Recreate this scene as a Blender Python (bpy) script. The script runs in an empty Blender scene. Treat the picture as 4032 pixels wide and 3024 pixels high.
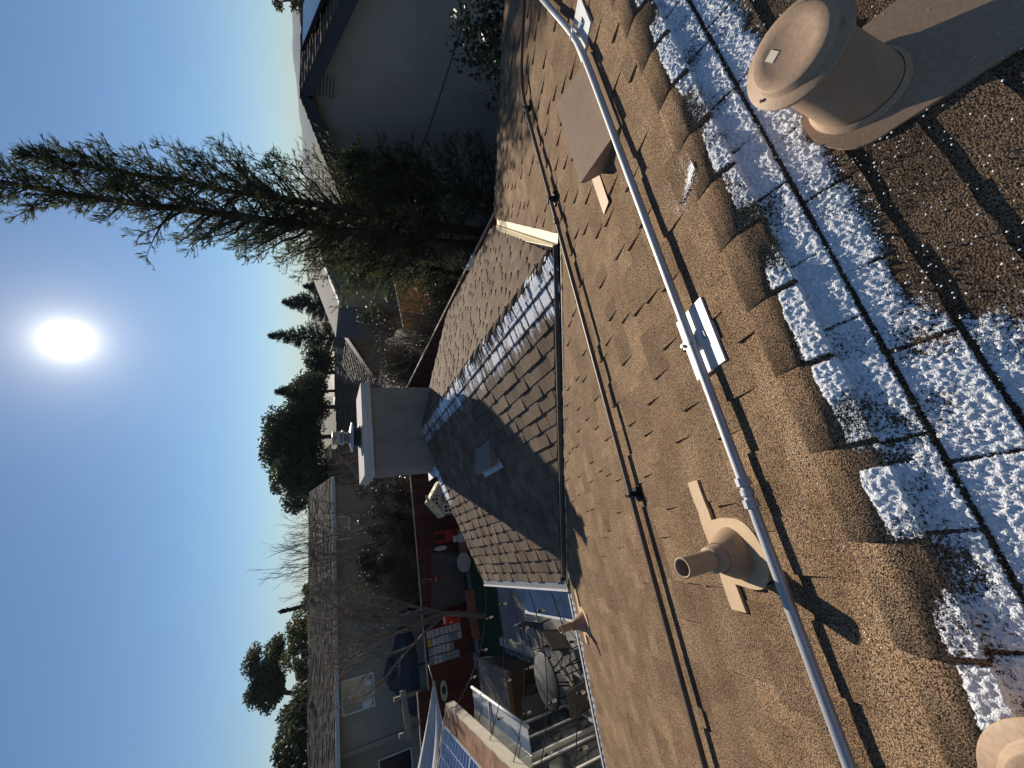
import bpy, math, random
import numpy as np
from mathutils import Vector, Matrix
random.seed(7); rng = np.random.default_rng(7)
SC = bpy.context.scene
COL = SC.collection
R = math.radians
# ---------------------------------------------------------------- camera (phone held on its side, up = image left)
PITCH, HEAD = R(26.3), R(23.0)
hd = Vector((math.sin(HEAD), math.cos(HEAD), 0)); rt = Vector((math.cos(HEAD), -math.sin(HEAD), 0)); zz = Vector((0, 0, 1))
FWD = hd*math.cos(PITCH) - zz*math.sin(PITCH); UPV = hd*math.sin(PITCH) + zz*math.cos(PITCH)
cd = bpy.data.cameras.new('camera'); cam = bpy.data.objects.new('camera', cd); COL.objects.link(cam)
cd.sensor_fit = 'HORIZONTAL'; cd.sensor_width = 36; cd.lens = 1580/4032*36; cd.clip_start = .02; cd.clip_end = 9000
mx, my, mz = -UPV, rt, -FWD
cam.matrix_world = Matrix(((mx.x, my.x, mz.x, 0), (mx.y, my.y, mz.y, 0), (mx.z, my.z, mz.z, 0), (0, 0, 0, 1)))
SC.camera = cam
# ---------------------------------------------------------------- sky and sun
SUN = Vector((.4291, .8249, .3680)).normalized()
w = bpy.data.worlds.new('World'); SC.world = w; w.use_nodes = True
nt = w.node_tree; nt.nodes.clear()
def wn(t, **k):
    n = nt.nodes.new(t)
    for a, b in k.items(): setattr(n, a, b)
    return n
out = wn('ShaderNodeOutputWorld'); bg = wn('ShaderNodeBackground'); sky = wn('ShaderNodeTexSky')
sky.sky_type = 'NISHITA'; sky.sun_disc = False; sky.sun_elevation = R(21.6); sky.sun_rotation = R(27.5)
sky.altitude = 50; sky.air_density = 1.0; sky.dust_density = 0.0; sky.ozone_density = 3.0
bg.inputs['Strength'].default_value = .058
# bright aureole of the low winter sun (part of the sky, fixed to the sun's direction)
tc = wn('ShaderNodeTexCoord'); dp = wn('ShaderNodeVectorMath', operation='DOT_PRODUCT'); dp.inputs[1].default_value = SUN
nt.links.new(tc.outputs['Generated'], dp.inputs[0])
ac = wn('ShaderNodeMath', operation='ARCCOSINE'); nt.links.new(dp.outputs['Value'], ac.inputs[0])
def expo(scale, amp, power):
    a = wn('ShaderNodeMath', operation='DIVIDE'); a.inputs[1].default_value = R(scale); nt.links.new(ac.outputs[0], a.inputs[0])
    p = wn('ShaderNodeMath', operation='POWER'); p.inputs[1].default_value = power; nt.links.new(a.outputs[0], p.inputs[0])
    m = wn('ShaderNodeMath', operation='MULTIPLY'); m.inputs[1].default_value = -1; nt.links.new(p.outputs[0], m.inputs[0])
    e = wn('ShaderNodeMath', operation='EXPONENT'); nt.links.new(m.outputs[0], e.inputs[0])
    q = wn('ShaderNodeMath', operation='MULTIPLY'); q.inputs[1].default_value = amp; nt.links.new(e.outputs[0], q.inputs[0])
    return q
AURE = [(.75, 60, 1.0), (2.1, 9.0, 1.0), (6.0, 3.6, 1.0)]
ad = expo(*AURE[0])
for q_ in AURE[1:]:
    g2 = expo(*q_); a2 = wn('ShaderNodeMath', operation='ADD'); nt.links.new(ad.outputs[0], a2.inputs[0]); nt.links.new(g2.outputs[0], a2.inputs[1]); ad = a2
vm = wn('ShaderNodeVectorMath', operation='SCALE'); vm.inputs[0].default_value = (1.0, .90, .72); nt.links.new(ad.outputs[0], vm.inputs['Scale'])
va = wn('ShaderNodeVectorMath', operation='ADD'); tn = wn('ShaderNodeVectorMath', operation='MULTIPLY'); tn.inputs[1].default_value = (.86, .975, 1.09); nt.links.new(sky.outputs[0], tn.inputs[0]); nt.links.new(tn.outputs[0], va.inputs[0]); nt.links.new(vm.outputs[0], va.inputs[1])
nt.links.new(va.outputs[0], bg.inputs['Color']); nt.links.new(bg.outputs[0], out.inputs[0])
sl = bpy.data.lights.new('sun', 'SUN'); sl.energy = 5.0; sl.angle = R(.55); sl.color = (1, .89, .74)
so = bpy.data.objects.new('sun', sl); COL.objects.link(so); so.rotation_euler = SUN.to_track_quat('Z', 'Y').to_euler()
vs = SC.view_settings; vs.view_transform = 'Standard'; vs.look = 'None'; vs.exposure = .50; vs.gamma = 1; vs.use_curve_mapping = False
SC.render.engine = 'CYCLES'
# ---------------------------------------------------------------- object helpers
def T(o, label=None, cat=None, group=None, kind=None):
    if label: o['label'] = label
    if cat: o['category'] = cat
    if group: o['group'] = group
    if kind: o['kind'] = kind
    return o
def E(name, loc=(0, 0, 0), label=None, cat=None, group=None, kind=None):
    o = bpy.data.objects.new(name, None); o.empty_display_size = .1; COL.objects.link(o); o.location = loc
    return T(o, label, cat, group, kind)
def link(name, me, parent=None, m=None, mw=None):
    o = bpy.data.objects.new(name, me); COL.objects.link(o)
    if m is not None and not me.materials: me.materials.append(m)
    if mw is not None: o.matrix_world = mw
    if parent is not None:
        o.parent = parent; o.matrix_parent_inverse = world_of(parent).inverted()
    return o
def world_of(o):
    mloc = o.matrix_basis.copy()
    if o.parent: return world_of(o.parent) @ o.matrix_parent_inverse @ mloc
    return mloc
class MB:
    """collects shapes in world coordinates and links them as one mesh object"""
    def __init__(s): s.v = []; s.f = []; s.sm = []; s.at = []
    def add(s, vs, fs, smooth=False, at=0.0):
        n = len(s.v); s.v += [tuple(p) for p in vs]; s.f += [tuple(i+n for i in f) for f in fs]; s.sm += [smooth]*len(fs); s.at += [at]*len(fs)
        return s
    def box(s, a, b, M=None, at=0.0):
        (x0, y0, z0), (x1, y1, z1) = a, b
        vs = [Vector(p) for p in ((x0,y0,z0),(x1,y0,z0),(x1,y1,z0),(x0,y1,z0),(x0,y0,z1),(x1,y0,z1),(x1,y1,z1),(x0,y1,z1))]
        if M is not None: vs = [M @ p for p in vs]
        return s.add(vs, [(0,3,2,1),(4,5,6,7),(0,1,5,4),(1,2,6,5),(2,3,7,6),(3,0,4,7)], at=at)
    def beam(s, p, q, w, h, up=(0, 0, 1)):
        p, q = Vector(p), Vector(q); d = (q-p).normalized(); u = Vector(up); x = d.cross(u).normalized(); u = x.cross(d)
        vs = []
        for c in (p, q):
            for a, b in ((-1,-1),(1,-1),(1,1),(-1,1)): vs.append(c+x*(a*w/2)+u*(b*h/2))
        return s.add(vs, [(0,1,2,3)[::-1],(4,5,6,7),(0,1,5,4),(1,2,6,5),(2,3,7,6),(3,0,4,7)])
    def prism(s, poly, d, at=0.0):
        """polygon (list of points) extruded by vector d"""
        n = len(poly); d = Vector(d); P = [Vector(p) for p in poly]
        return s.add(P+[p+d for p in P], [tuple(range(n))[::-1], tuple(range(n, 2*n))]+[(i, (i+1) % n, n+(i+1) % n, n+i) for i in range(n)], at=at)
    def quad(s, *p, at=0.0): return s.add(p, [tuple(range(len(p)))], at=at)
    def tube(s, pts, r, k=10, cap=True, smooth=True):
        pts = [Vector(p) for p in pts]; n = len(pts); rs = r if hasattr(r, '__len__') else [r]*n
        vs = []; prev = None
        for i, p in enumerate(pts):
            d = (pts[min(i+1, n-1)]-pts[max(i-1, 0)]).normalized()
            if prev is None:
                a = d.orthogonal().normalized()
            else:
                a = (prev - d*prev.dot(d)).normalized()
            prev = a; b = d.cross(a)
            for j in range(k):
                t = 2*math.pi*j/k; vs.append(p + (a*math.cos(t)+b*math.sin(t))*rs[i])
        fs = [(i*k+j, i*k+(j+1) % k, (i+1)*k+(j+1) % k, (i+1)*k+j) for i in range(n-1) for j in range(k)]
        s.add(vs, fs, smooth)
        if cap:
            m = len(s.v)-n*k
            s.f += [tuple(m+j for j in range(k))[::-1], tuple(m+(n-1)*k+j for j in range(k))]; s.sm += [False]*2; s.at += [0]*2
        return s
    def lathe(s, prof, c=(0, 0, 0), axis=(0, 0, 1), k=32, smooth=True, close=False):
        """prof: list of (radius, height)"""
        c = Vector(c); ax = Vector(axis).normalized(); a = ax.orthogonal().normalized(); b = ax.cross(a); vs = []
        for (r, h) in prof:
            for j in range(k):
                t = 2*math.pi*j/k; vs.append(c+ax*h+(a*math.cos(t)+b*math.sin(t))*r)
        fs = [(i*k+j, i*k+(j+1) % k, (i+1)*k+(j+1) % k, (i+1)*k+j) for i in range(len(prof)-1) for j in range(k)]
        return s.add(vs, fs, smooth)
    def mesh(s, name, attr=False):
        me = bpy.data.meshes.new(name); me.from_pydata(s.v, [], s.f)
        if any(s.sm): me.polygons.foreach_set('use_smooth', s.sm)
        if attr:
            a = me.attributes.new('rnd', 'FLOAT', 'FACE'); a.data.foreach_set('value', s.at)
        me.update(); return me
    def build(s, name, m, parent=None, attr=False):
        return link(name, s.mesh(name, attr), parent, m)
def np_mesh(name, V, F, m, parent=None, smooth=False, attr=None):
    me = bpy.data.meshes.new(name); V = np.asarray(V, np.float32); F = np.asarray(F, np.int32); k = F.shape[1]
    me.vertices.add(len(V)); me.vertices.foreach_set('co', V.ravel())
    me.loops.add(F.size); me.loops.foreach_set('vertex_index', F.ravel())
    me.polygons.add(len(F)); me.polygons.foreach_set('loop_start', np.arange(0, F.size, k, dtype=np.int32))
    if smooth: me.polygons.foreach_set('use_smooth', np.ones(len(F), bool))
    if attr is not None:
        a = me.attributes.new('rnd', 'FLOAT', 'FACE'); a.data.foreach_set('value', np.asarray(attr, np.float32))
    me.update(calc_edges=True); me.validate()
    return link(name, me, parent, m)
def copy_tree(o, parent=None, M=None):
    c = o.copy(); COL.objects.link(c)
    if parent is not None: c.parent = parent
    for ch in list(o.children): copy_tree(ch, c)
    return c
# ---------------------------------------------------------------- materials
MATS = {}
def mat(name, c1, c2=None, scale=8.0, rough=.8, bump=0.0, bscale=None, metal=0.0, spec=.3, detail=4, stretch=None, fine=None, rnd=0.0, trans=0.0, alpha=1.0, coord='pos', ramp=(.35, .65), coat=0.0, bdist=.01, spots=None):
    """base colour between c1 and c2 by noise, optional fine speckle (scale, amount), bump and per-piece value change"""
    m = bpy.data.materials.new(name); MATS[name] = m; m.use_nodes = True; N = m.node_tree.nodes; L = m.node_tree.links
    b = N['Principled BSDF']; b.inputs['Roughness'].default_value = rough; b.inputs['Metallic'].default_value = metal
    b.inputs['Specular IOR Level'].default_value = spec; b.inputs['Coat Weight'].default_value = coat
    g = N.new('ShaderNodeNewGeometry'); vec = g.outputs['Position']
    if stretch is not None:
        mp = N.new('ShaderNodeMapping'); mp.inputs['Scale'].default_value = stretch; L.new(vec, mp.inputs[0]); vec = mp.outputs[0]
    col = None
    if c2 is not None:
        n = N.new('ShaderNodeTexNoise'); n.inputs['Scale'].default_value = scale; n.inputs['Detail'].default_value = detail; n.inputs['Roughness'].default_value = .6; L.new(vec, n.inputs['Vector'])
        r = N.new('ShaderNodeMapRange'); r.inputs['From Min'].default_value = ramp[0]; r.inputs['From Max'].default_value = ramp[1]; L.new(n.outputs['Fac'], r.inputs['Value'])
        x = N.new('ShaderNodeMix'); x.data_type = 'RGBA'; x.inputs['A'].default_value = (*c1, 1); x.inputs['B'].default_value = (*c2, 1); L.new(r.outputs[0], x.inputs['Factor']); col = x.outputs['Result']
    else:
        rgb = N.new('ShaderNodeRGB'); rgb.outputs[0].default_value = (*c1, 1); col = rgb.outputs[0]
    hsrc = None
    if fine:
        f = N.new('ShaderNodeTexNoise'); f.inputs['Scale'].default_value = fine[0]; f.inputs['Detail'].default_value = 2; L.new(g.outputs['Position'], f.inputs['Vector'])
        r = N.new('ShaderNodeMapRange'); r.inputs['From Min'].default_value = .34; r.inputs['From Max'].default_value = .66
        r.inputs['To Min'].default_value = 1-fine[1]; r.inputs['To Max'].default_value = 1+fine[1]; L.new(f.outputs['Fac'], r.inputs['Value'])
        v = N.new('ShaderNodeVectorMath'); v.operation = 'SCALE'; L.new(col, v.inputs[0]); L.new(r.outputs[0], v.inputs['Scale']); col = v.outputs[0]; hsrc = f.outputs['Fac']
    if rnd:
        oi = N.new('ShaderNodeObjectInfo'); at = N.new('ShaderNodeAttribute'); at.attribute_name = 'rnd'
        a = N.new('ShaderNodeMath'); a.operation = 'ADD'; L.new(oi.outputs['Random'], a.inputs[0]); L.new(at.outputs['Fac'], a.inputs[1])
        fr = N.new('ShaderNodeMath'); fr.operation = 'FRACT'; L.new(a.outputs[0], fr.inputs[0])
        r = N.new('ShaderNodeMapRange'); r.inputs['To Min'].default_value = 1-rnd; r.inputs['To Max'].default_value = 1+rnd*.8; L.new(fr.outputs[0], r.inputs['Value'])
        v = N.new('ShaderNodeVectorMath'); v.operation = 'SCALE'; L.new(col, v.inputs[0]); L.new(r.outputs[0], v.inputs['Scale']); col = v.outputs[0]
    if spots:                       # sparse stains: (scale, threshold, darkness, stretch)
        mp = N.new('ShaderNodeMapping'); mp.inputs['Scale'].default_value = spots[3]; L.new(g.outputs['Position'], mp.inputs[0])
        f = N.new('ShaderNodeTexNoise'); f.inputs['Scale'].default_value = spots[0]; f.inputs['Detail'].default_value = 5; f.inputs['Roughness'].default_value = .7; L.new(mp.outputs[0], f.inputs['Vector'])
        r = N.new('ShaderNodeMapRange'); r.inputs['From Min'].default_value = spots[1]; r.inputs['From Max'].default_value = spots[1]+.09; r.inputs['To Min'].default_value = 1; r.inputs['To Max'].default_value = 1-spots[2]; L.new(f.outputs['Fac'], r.inputs['Value'])
        v = N.new('ShaderNodeVectorMath'); v.operation = 'SCALE'; L.new(col, v.inputs[0]); L.new(r.outputs[0], v.inputs['Scale']); col = v.outputs[0]
    L.new(col, b.inputs['Base Color'])
    if bump:
        if hsrc is None or bscale:
            f = N.new('ShaderNodeTexNoise'); f.inputs['Scale'].default_value = bscale or scale*4; f.inputs['Detail'].default_value = 3; L.new(vec, f.inputs['Vector']); hsrc = f.outputs['Fac']
        bp = N.new('ShaderNodeBump'); bp.inputs['Strength'].default_value = bump; bp.inputs['Distance'].default_value = bdist; L.new(hsrc, bp.inputs['Height']); L.new(bp.outputs[0], b.inputs['Normal'])
    if trans: b.inputs['Transmission Weight'].default_value = trans
    if alpha < 1: b.inputs['Alpha'].default_value = alpha
    return m
def leafmat(name, c1, c2, rough=.55, sub=.35):
    m = mat(name, c1, c2, scale=1.6, rough=rough, rnd=.35, spec=.35)
    N = m.node_tree.nodes; L = m.node_tree.links; b = N['Principled BSDF']; o = N['Material Output']
    tr = N.new('ShaderNodeBsdfTranslucent'); mx = N.new('ShaderNodeMixShader'); mx.inputs[0].default_value = sub
    L.new(b.inputs['Base Color'].links[0].from_socket, tr.inputs[0]); L.new(b.outputs[0], mx.inputs[1]); L.new(tr.outputs[0], mx.inputs[2]); L.new(mx.outputs[0], o.inputs[0])
    return m
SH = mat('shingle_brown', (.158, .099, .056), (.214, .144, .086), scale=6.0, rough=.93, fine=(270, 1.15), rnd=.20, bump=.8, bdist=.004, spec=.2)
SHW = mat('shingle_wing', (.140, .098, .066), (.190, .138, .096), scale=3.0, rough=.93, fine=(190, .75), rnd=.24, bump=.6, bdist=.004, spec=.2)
SHB = mat('shade_tinted_shingle_brown', (.100, .064, .038), (.140, .094, .058), scale=6.0, rough=.9, fine=(250, 1.0), rnd=.22, bump=1.0, bdist=.005, spec=.25)  # granule self-shadow of the grazing-lit back slope put into a darker colour
DECK = mat('dark_underlay', (.012, .010, .009), rough=1)
def snowmat():
    """thin granular snow: coverage stored on the mesh, broken up by fine grain so the shingle shows through"""
    m = mat('snow_frost', (.84, .86, .88), (.76, .79, .83), scale=60, rough=.95, bump=.7, bscale=300, bdist=.005, spec=.12)
    N = m.node_tree.nodes; L = m.node_tree.links; b = N['Principled BSDF']; o = N['Material Output']; g = N.new('ShaderNodeNewGeometry')
    at = N.new('ShaderNodeAttribute'); at.attribute_name = 'cov'; tot = at.outputs['Fac']
    for sc, amp in ((130, .95), (380, .85)):
        n = N.new('ShaderNodeTexNoise'); n.inputs['Scale'].default_value = sc; n.inputs['Detail'].default_value = 3; n.inputs['Roughness'].default_value = .65; L.new(g.outputs['Position'], n.inputs['Vector'])
        x = N.new('ShaderNodeMath'); x.operation = 'MULTIPLY_ADD'; x.inputs[1].default_value = amp*2; x.inputs[2].default_value = -amp; L.new(n.outputs['Fac'], x.inputs[0])
        y = N.new('ShaderNodeMath'); y.operation = 'ADD'; L.new(tot, y.inputs[0]); L.new(x.outputs[0], y.inputs[1]); tot = y.outputs[0]
    r = N.new('ShaderNodeMapRange'); r.interpolation_type = 'SMOOTHSTEP'; r.inputs['From Min'].default_value = -.06; r.inputs['From Max'].default_value = .16; L.new(tot, r.inputs['Value'])
    tr = N.new('ShaderNodeBsdfTransparent'); mx = N.new('ShaderNodeMixShader'); L.new(r.outputs[0], mx.inputs[0]); L.new(tr.outputs[0], mx.inputs[1]); L.new(b.outputs[0], mx.inputs[2]); L.new(mx.outputs[0], o.inputs[0])
    return m
SNOW = snowmat()
CRUMB = mat('snow_crumb', (.82, .85, .88), rough=.8)
TAN = mat('tan_vent_paint', (.295, .203, .134), (.36, .250, .165), scale=7, rough=.6, fine=(120, .10), bump=.10, bscale=90, bdist=.003, spec=.35, detail=7, ramp=(.3, .7), spots=(55, .66, .45, (1, 1, .5)))
TAN2 = mat('tan_flashing_paint', (.46, .33, .20), (.52, .38, .24), scale=7, rough=.6, spec=.35, spots=(40, .64, .4, (1, 1, 1)))
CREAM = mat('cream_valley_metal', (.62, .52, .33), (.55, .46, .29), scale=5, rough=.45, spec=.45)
VALSHADE = mat('painted_shade_valley_metal', (.022, .022, .028), (.045, .042, .045), scale=9, rough=.35, spec=.5)  # shade on the left valley sheet put into a dark metal colour
GALV = mat('galvanised_steel', (.40, .41, .42), (.50, .51, .52), scale=30, rough=.52, metal=.6, stretch=(.3, 3, 3), bump=.05, bscale=90)
BRPIPE = mat('brown_painted_pipe', (.085, .058, .042), (.12, .085, .06), scale=12, rough=.5, spec=.45)
BLACK = mat('black_plastic', (.012, .012, .013), rough=.5)
WHITEM = mat('white_painted_metal', (.68, .68, .66), (.60, .60, .58), scale=6, rough=.4, spec=.45)
STUCCO = mat('grey_brown_stucco', (.235, .213, .190), (.180, .163, .146), scale=2.2, rough=.95, bump=.6, bscale=70, bdist=.012, detail=8, ramp=(.3, .7), fine=(40, .07), spots=(5, .58, .22, (1, 1, .22)))
STUCCOL = mat('pale_trim_stucco', (.46, .45, .43), (.40, .39, .375), scale=4, rough=.9, bump=.2, bscale=90, bdist=.004)
# ================================================================ the roof we stand on
MA, MBW, MK = .36, .33, .26             # pitch of the sunny main slope, the wing and the shaded main slope
RY, RZ = .556, -1.17                    # main ridge
WX, WY0, WZ = 2.0, 1.987, -1.685        # wing ridge (runs along Y)
EAVE_Y, RAKE_X, LEFT_X = 4.07, 4.56, -3.6
WEL, WER, WRAKE = -.57, 4.55, 7.0       # wing eaves and far rake
ca, sa = math.cos(math.atan(MA)), math.sin(math.atan(MA)); cb, sb = math.cos(math.atan(MBW)), math.sin(math.atan(MBW)); ck, sk_ = math.cos(math.atan(MK)), math.sin(math.atan(MK))
class Plane:
    def __init__(s, o, x, d, n): s.o, s.x, s.d, s.n = Vector(o), Vector(x), Vector(d), Vector(n)
    def P(s, a, b, h=0): return s.o + s.x*a + s.d*b + s.n*h
    def M(s, a, b, h=0):
        p = s.P(a, b, h); x, d, n = s.x, s.d, s.n
        return Matrix(((x.x, d.x, n.x, p.x), (x.y, d.y, n.y, p.y), (x.z, d.z, n.z, p.z), (0, 0, 0, 1)))
FR = Plane((0, RY, RZ), (1, 0, 0), (0, ca, -sa), (0, sa, ca))
BK = Plane((0, RY, RZ), (-1, 0, 0), (0, -ck, -sk_), (0, -sk_, ck))
WL = Plane((WX, 0, WZ), (0, 1, 0), (-cb, 0, -sb), (-sb, 0, cb))
WR = Plane((WX, 0, WZ), (0, -1, 0), (cb, 0, -sb), (sb, 0, cb))
def clip(poly, A, B, Cc):
    """keep A*x+B*y<=C"""
    outp = []
    for i in range(len(poly)):
        p, q = poly[i], poly[(i+1) % len(poly)]; fp, fq = A*p[0]+B*p[1]-Cc, A*q[0]+B*q[1]-Cc
        if fp <= 0: outp.append(p)
        if (fp < 0 < fq) or (fq < 0 < fp):
            t = fp/(fp-fq); outp.append((p[0]+(q[0]-p[0])*t, p[1]+(q[1]-p[1])*t))
    return outp
TABS = {}
def tab_mesh(wd, l, t, m, var):
    """one shingle tab: wedge, thin at its upper end, butt end slightly ragged"""
    k = (round(wd*50), round(t*1000), round(l*1000), m.name, var)
    if k in TABS: return TABS[k]
    wd = k[0]/50; rr = random.Random(hash((k[0], k[1], var)))
    j = lambda a: rr.uniform(-a, a)
    n = 4; top = []; bt = []
    e0 = .004; lo = -.006
    vs = [(0, -.012, e0-.003), (wd, -.012, e0-.003)]
    low = []
    for i in range(n+1):
        low.append((wd*i/n + (j(.002) if 0 < i < n else 0), l + j(.0035), t + j(.0008)))
    vs += low[::-1]
    N = len(vs); vs2 = [(p[0], p[1], lo) for p in vs]
    fs = [tuple(range(N))] + [(i, N+i, N+(i+1) % N, (i+1) % N) for i in range(N)]
    b = MB(); b.add(vs+vs2, fs); me = b.mesh('shingle'); me.materials.append(m); TABS[k] = me
    return me
def lay(plane, s0, s1, expo_, xrange_, clips, thick, widths, gap, m, off=0, seed=1, hi=.45):
    """returns list of (poly, wd, thickness, a, s) tabs in plane coordinates"""
    rr = random.Random(seed); res = []; i = 0; s = s0
    while s < s1-.01:
        L_ = min(expo_, s1-s); x = xrange_[0] - rr.uniform(0, .15); last = None
        while x < xrange_[1]:
            wd = round(rr.uniform(*widths)*50)/50; t = thick[1] if rr.random() < hi else thick[0]
            if t == last and rr.random() < .6: t = thick[0] if t == thick[1] else thick[1]
            last = t
            p = [(x, s), (x+wd-gap, s), (x+wd-gap, s+L_), (x, s+L_)]; full = p
            for c in clips: p = clip(p, *c) if p else p
            if len(p) >= 3: res.append((p, p == full and abs(L_-expo_) < 1e-6, wd-gap, t, x, s, L_))
            x += wd
        s += expo_; i += 1
    return res
CAMV = Vector((0, 0, 0))
def in_view(P, mar=1.06):
    z = P.dot(FWD)
    if z < .05: return False
    return abs(P.dot(UPV)/z) < 2016/1580*mar and abs(P.dot(rt)/z) < 1512/1580*mar
def place_tabs(root, plane, tabs, m, limit, stuff_name):
    """nearest visible tabs become parts of their own, the others one joined part"""
    order = sorted(range(len(tabs)), key=lambda i: plane.P(tabs[i][4]+tabs[i][2]/2, tabs[i][5]).length)
    own = set([i for i in order if in_view(plane.P(tabs[i][4]+tabs[i][2]/2, tabs[i][5]+.07))][:limit])
    rest = MB(); n = 0
    for i, (p, full, wd, t, x, s, L_) in enumerate(tabs):
        if i in own:
            if full:
                me = tab_mesh(wd, L_, t, m, i % 5); link('shingle', me, root, None, plane.M(x, s))
            else:
                b = MB(); wedge(b, Plane((0,0,0),(1,0,0),(0,1,0),(0,0,1)), [(q[0]-x, q[1]-s) for q in p], 0, L_, t); me = b.mesh('shingle'); me.materials.append(m)
                link('shingle', me, root, None, plane.M(x, s))
            n += 1
        else: wedge(rest, plane, p, s, L_, t, random.random())
    if rest.v:
        o = rest.build(stuff_name, m, root, attr=True); o['kind'] = 'stuff'
    return n
def wedge(b, plane, p, s, L_, t, at=0.0):
    N = len(p); top = [plane.P(q[0], q[1], .001+(t-.001)*(q[1]-s)/L_) for q in p]; lo = [plane.P(q[0], q[1], -.006) for q in p]
    b.add(top+lo, [tuple(range(N))]+[(i, N+i, N+(i+1) % N, (i+1) % N) for i in range(N)], at=at)
def to_s(y): return (y-RY)/ca
# ---- main roof
main = E('main_roof', (0, RY, RZ), 'brown asphalt shingle roof with a snow-dusted ridge, conduits crossing its sunny slope', 'roof')
kv = MA/MBW
# valley limits on the front slope (plan): left  X+kv*Y <= WX+kv*WY0 - g ; right X-kv*Y >= ...
g = .125
SM = to_s(EAVE_Y)
# the slope is cut to two fields: everything except the wing triangle
VLc = WX+kv*WY0; VRc = WX-kv*WY0
ftabs = lay(FR, .02, SM, .1435, (LEFT_X, RAKE_X), [(1, 0, RAKE_X)], (.004, .0165), (.08, .22), .0006, SH, seed=3, hi=.5)
keep = []
for tb in ftabs:
    p = tb[0]
    # side by side test against the wing notch
    def inside(q):
        Y = RY+q[1]*ca; return q[0] + kv*Y > VLc-g and q[0] - kv*Y < VRc+g
    ins = [inside(q) for q in p]
    if all(ins): continue
    if any(ins):
        cx = (p[0][0]+p[1][0])/2
        if cx < WX: q = clip(p, 1, kv*ca, VLc-g-kv*RY)
        else: q = clip(p, -1, kv*ca, -(VRc+g)-kv*RY) if False else clip(p, -1, kv*ca, -(VRc+g)-kv*RY)
        if len(q) >= 3: keep.append((q, False)+tb[2:])
    else: keep.append(tb)
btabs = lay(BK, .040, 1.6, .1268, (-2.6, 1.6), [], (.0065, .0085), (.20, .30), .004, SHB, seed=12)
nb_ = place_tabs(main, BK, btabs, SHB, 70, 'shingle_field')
nf_ = place_tabs(main, FR, keep, SH, 225, 'shingle_field')
b = MB()
b.quad(FR.P(LEFT_X, 0, -.004), FR.P(LEFT_X, SM-.02, -.004), FR.P(RAKE_X, SM-.02, -.004), FR.P(RAKE_X, 0, -.004))
b.quad(BK.P(-RAKE_X, 0, -.004), BK.P(-RAKE_X, 3.0, -.004), BK.P(3.6, 3.0, -.004), BK.P(3.6, 0, -.004))
b.build('deck', DECK, main)
# rake and eave trim
FASC = mat('white_fascia_paint', (.70, .69, .66), (.62, .61, .58), scale=5, rough=.6)
b = MB(); b.beam(FR.P(RAKE_X+.012, 0, -.07), FR.P(RAKE_X+.012, SM, -.07), .02, .13, FR.n); b.build('rake_board', FASC, main)
# ridge caps: thick folded shingles, their butt ends towards the left
def cap_mesh(L_, half, bend, th, bend2, lift0, m, seed):
    rr = random.Random(seed); b = MB(); K = 12; prof = []
    for i in range(K+1):
        u = -half + 2*half*i/K
        prof.append((u, -math.sqrt(u*u+.00022)*(bend if u > 0 else bend2)))
    V = []; 
    for e, (xx, lift, tk) in enumerate(((0.0, lift0, th), (L_, .001, th))):
        for (u, hgt) in prof: V.append((xx + (rr.uniform(-.002, .002) if e == 0 else 0), u + rr.uniform(-.0015, .0015), hgt+lift*(1-.8*max(0, u)/half)+rr.uniform(-.0007, .0007)))
        for (u, hgt) in prof: V.append((xx, u, hgt+lift*(1-.8*max(0, u)/half)-tk))
    n = K+1; F = []; S = []
    for i in range(K):
        F.append((i, 2*n+i, 2*n+i+1, i+1)); S.append(True)
        F.append((i, i+1, n+i+1, n+i)); S.append(False)
    F += [(0, n, 3*n, 2*n), (K, 2*n+K, 3*n+K, n+K)]; S += [False]*2
    me = bpy.data.meshes.new('ridge_cap'); me.from_pydata(V, [], F); me.polygons.foreach_set('use_smooth', S); me.update(); me.materials.append(m)
    return me
capm = [cap_mesh(.25, .078, MA*.96, .0070, MK*.96, .0085, SH, i) for i in range(4)]
for i in range(28):
    x = -1.49 + i*.222
    M = Matrix.Translation((x+random.uniform(-.006, .006), RY, RZ+.0135)) @ Matrix.Rotation(random.uniform(-.012, .012), 4, 'Z')
    link('ridge_cap', capm[i % 4], main, None, M)
# ---- wing roof
wing = E('wing_roof', (WX, 4.5, WZ), 'lower gable roof wing of dark brown shingles with frost along its ridge', 'roof')
SW = (WX-WEL)/cb; SWR = (WER-WX)/cb
def yv(s): return WY0 + s*cb/kv       # valley Y at slope distance s
ltabs = lay(WL, .0, SW, .1435, (WY0-.1, WRAKE), [(1, 0, WRAKE), (-1, cb/kv, -(WY0+g*.7))], (.009, .0185), (.09, .21), .0075, SHW, seed=21, hi=.5)
rtabs = lay(WR, .0, SWR, .1435, (-WRAKE, -WY0+.1), [(-1, 0, WRAKE), (1, cb/kv, -(WY0+g*.7))], (.006, .018), (.07, .20), .002, SHW, seed=22, hi=.5)
nl_ = place_tabs(wing, WL, ltabs, SHW, 295, 'shingle_field')
rest = MB()
for (p, full, wd, t, x, s, L_) in rtabs: wedge(rest, WR, p, s, L_, t, random.random())
o = rest.build('shingle_field', SHW, wing, attr=True); o['kind'] = 'stuff'
b = MB(); b.add([WL.P(WY0, 0, -.004), WL.P(WRAKE-.02, 0, -.004), WL.P(WRAKE-.02, SW-.02, -.004), WL.P(yv(SW), SW-.02, -.004)], [(0, 1, 2, 3)])
b.add([WR.P(-WY0, 0, -.004), WR.P(-yv(SWR), SWR-.02, -.004), WR.P(-WRAKE+.02, SWR-.02, -.004), WR.P(-WRAKE+.02, 0, -.004)], [(0, 1, 2, 3)])
b.build('deck', DECK, wing)
wcap = [cap_mesh(.25, .095, MBW*.95, .008, MBW*.95, .008, SHW, 40+i) for i in range(3)]
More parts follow.
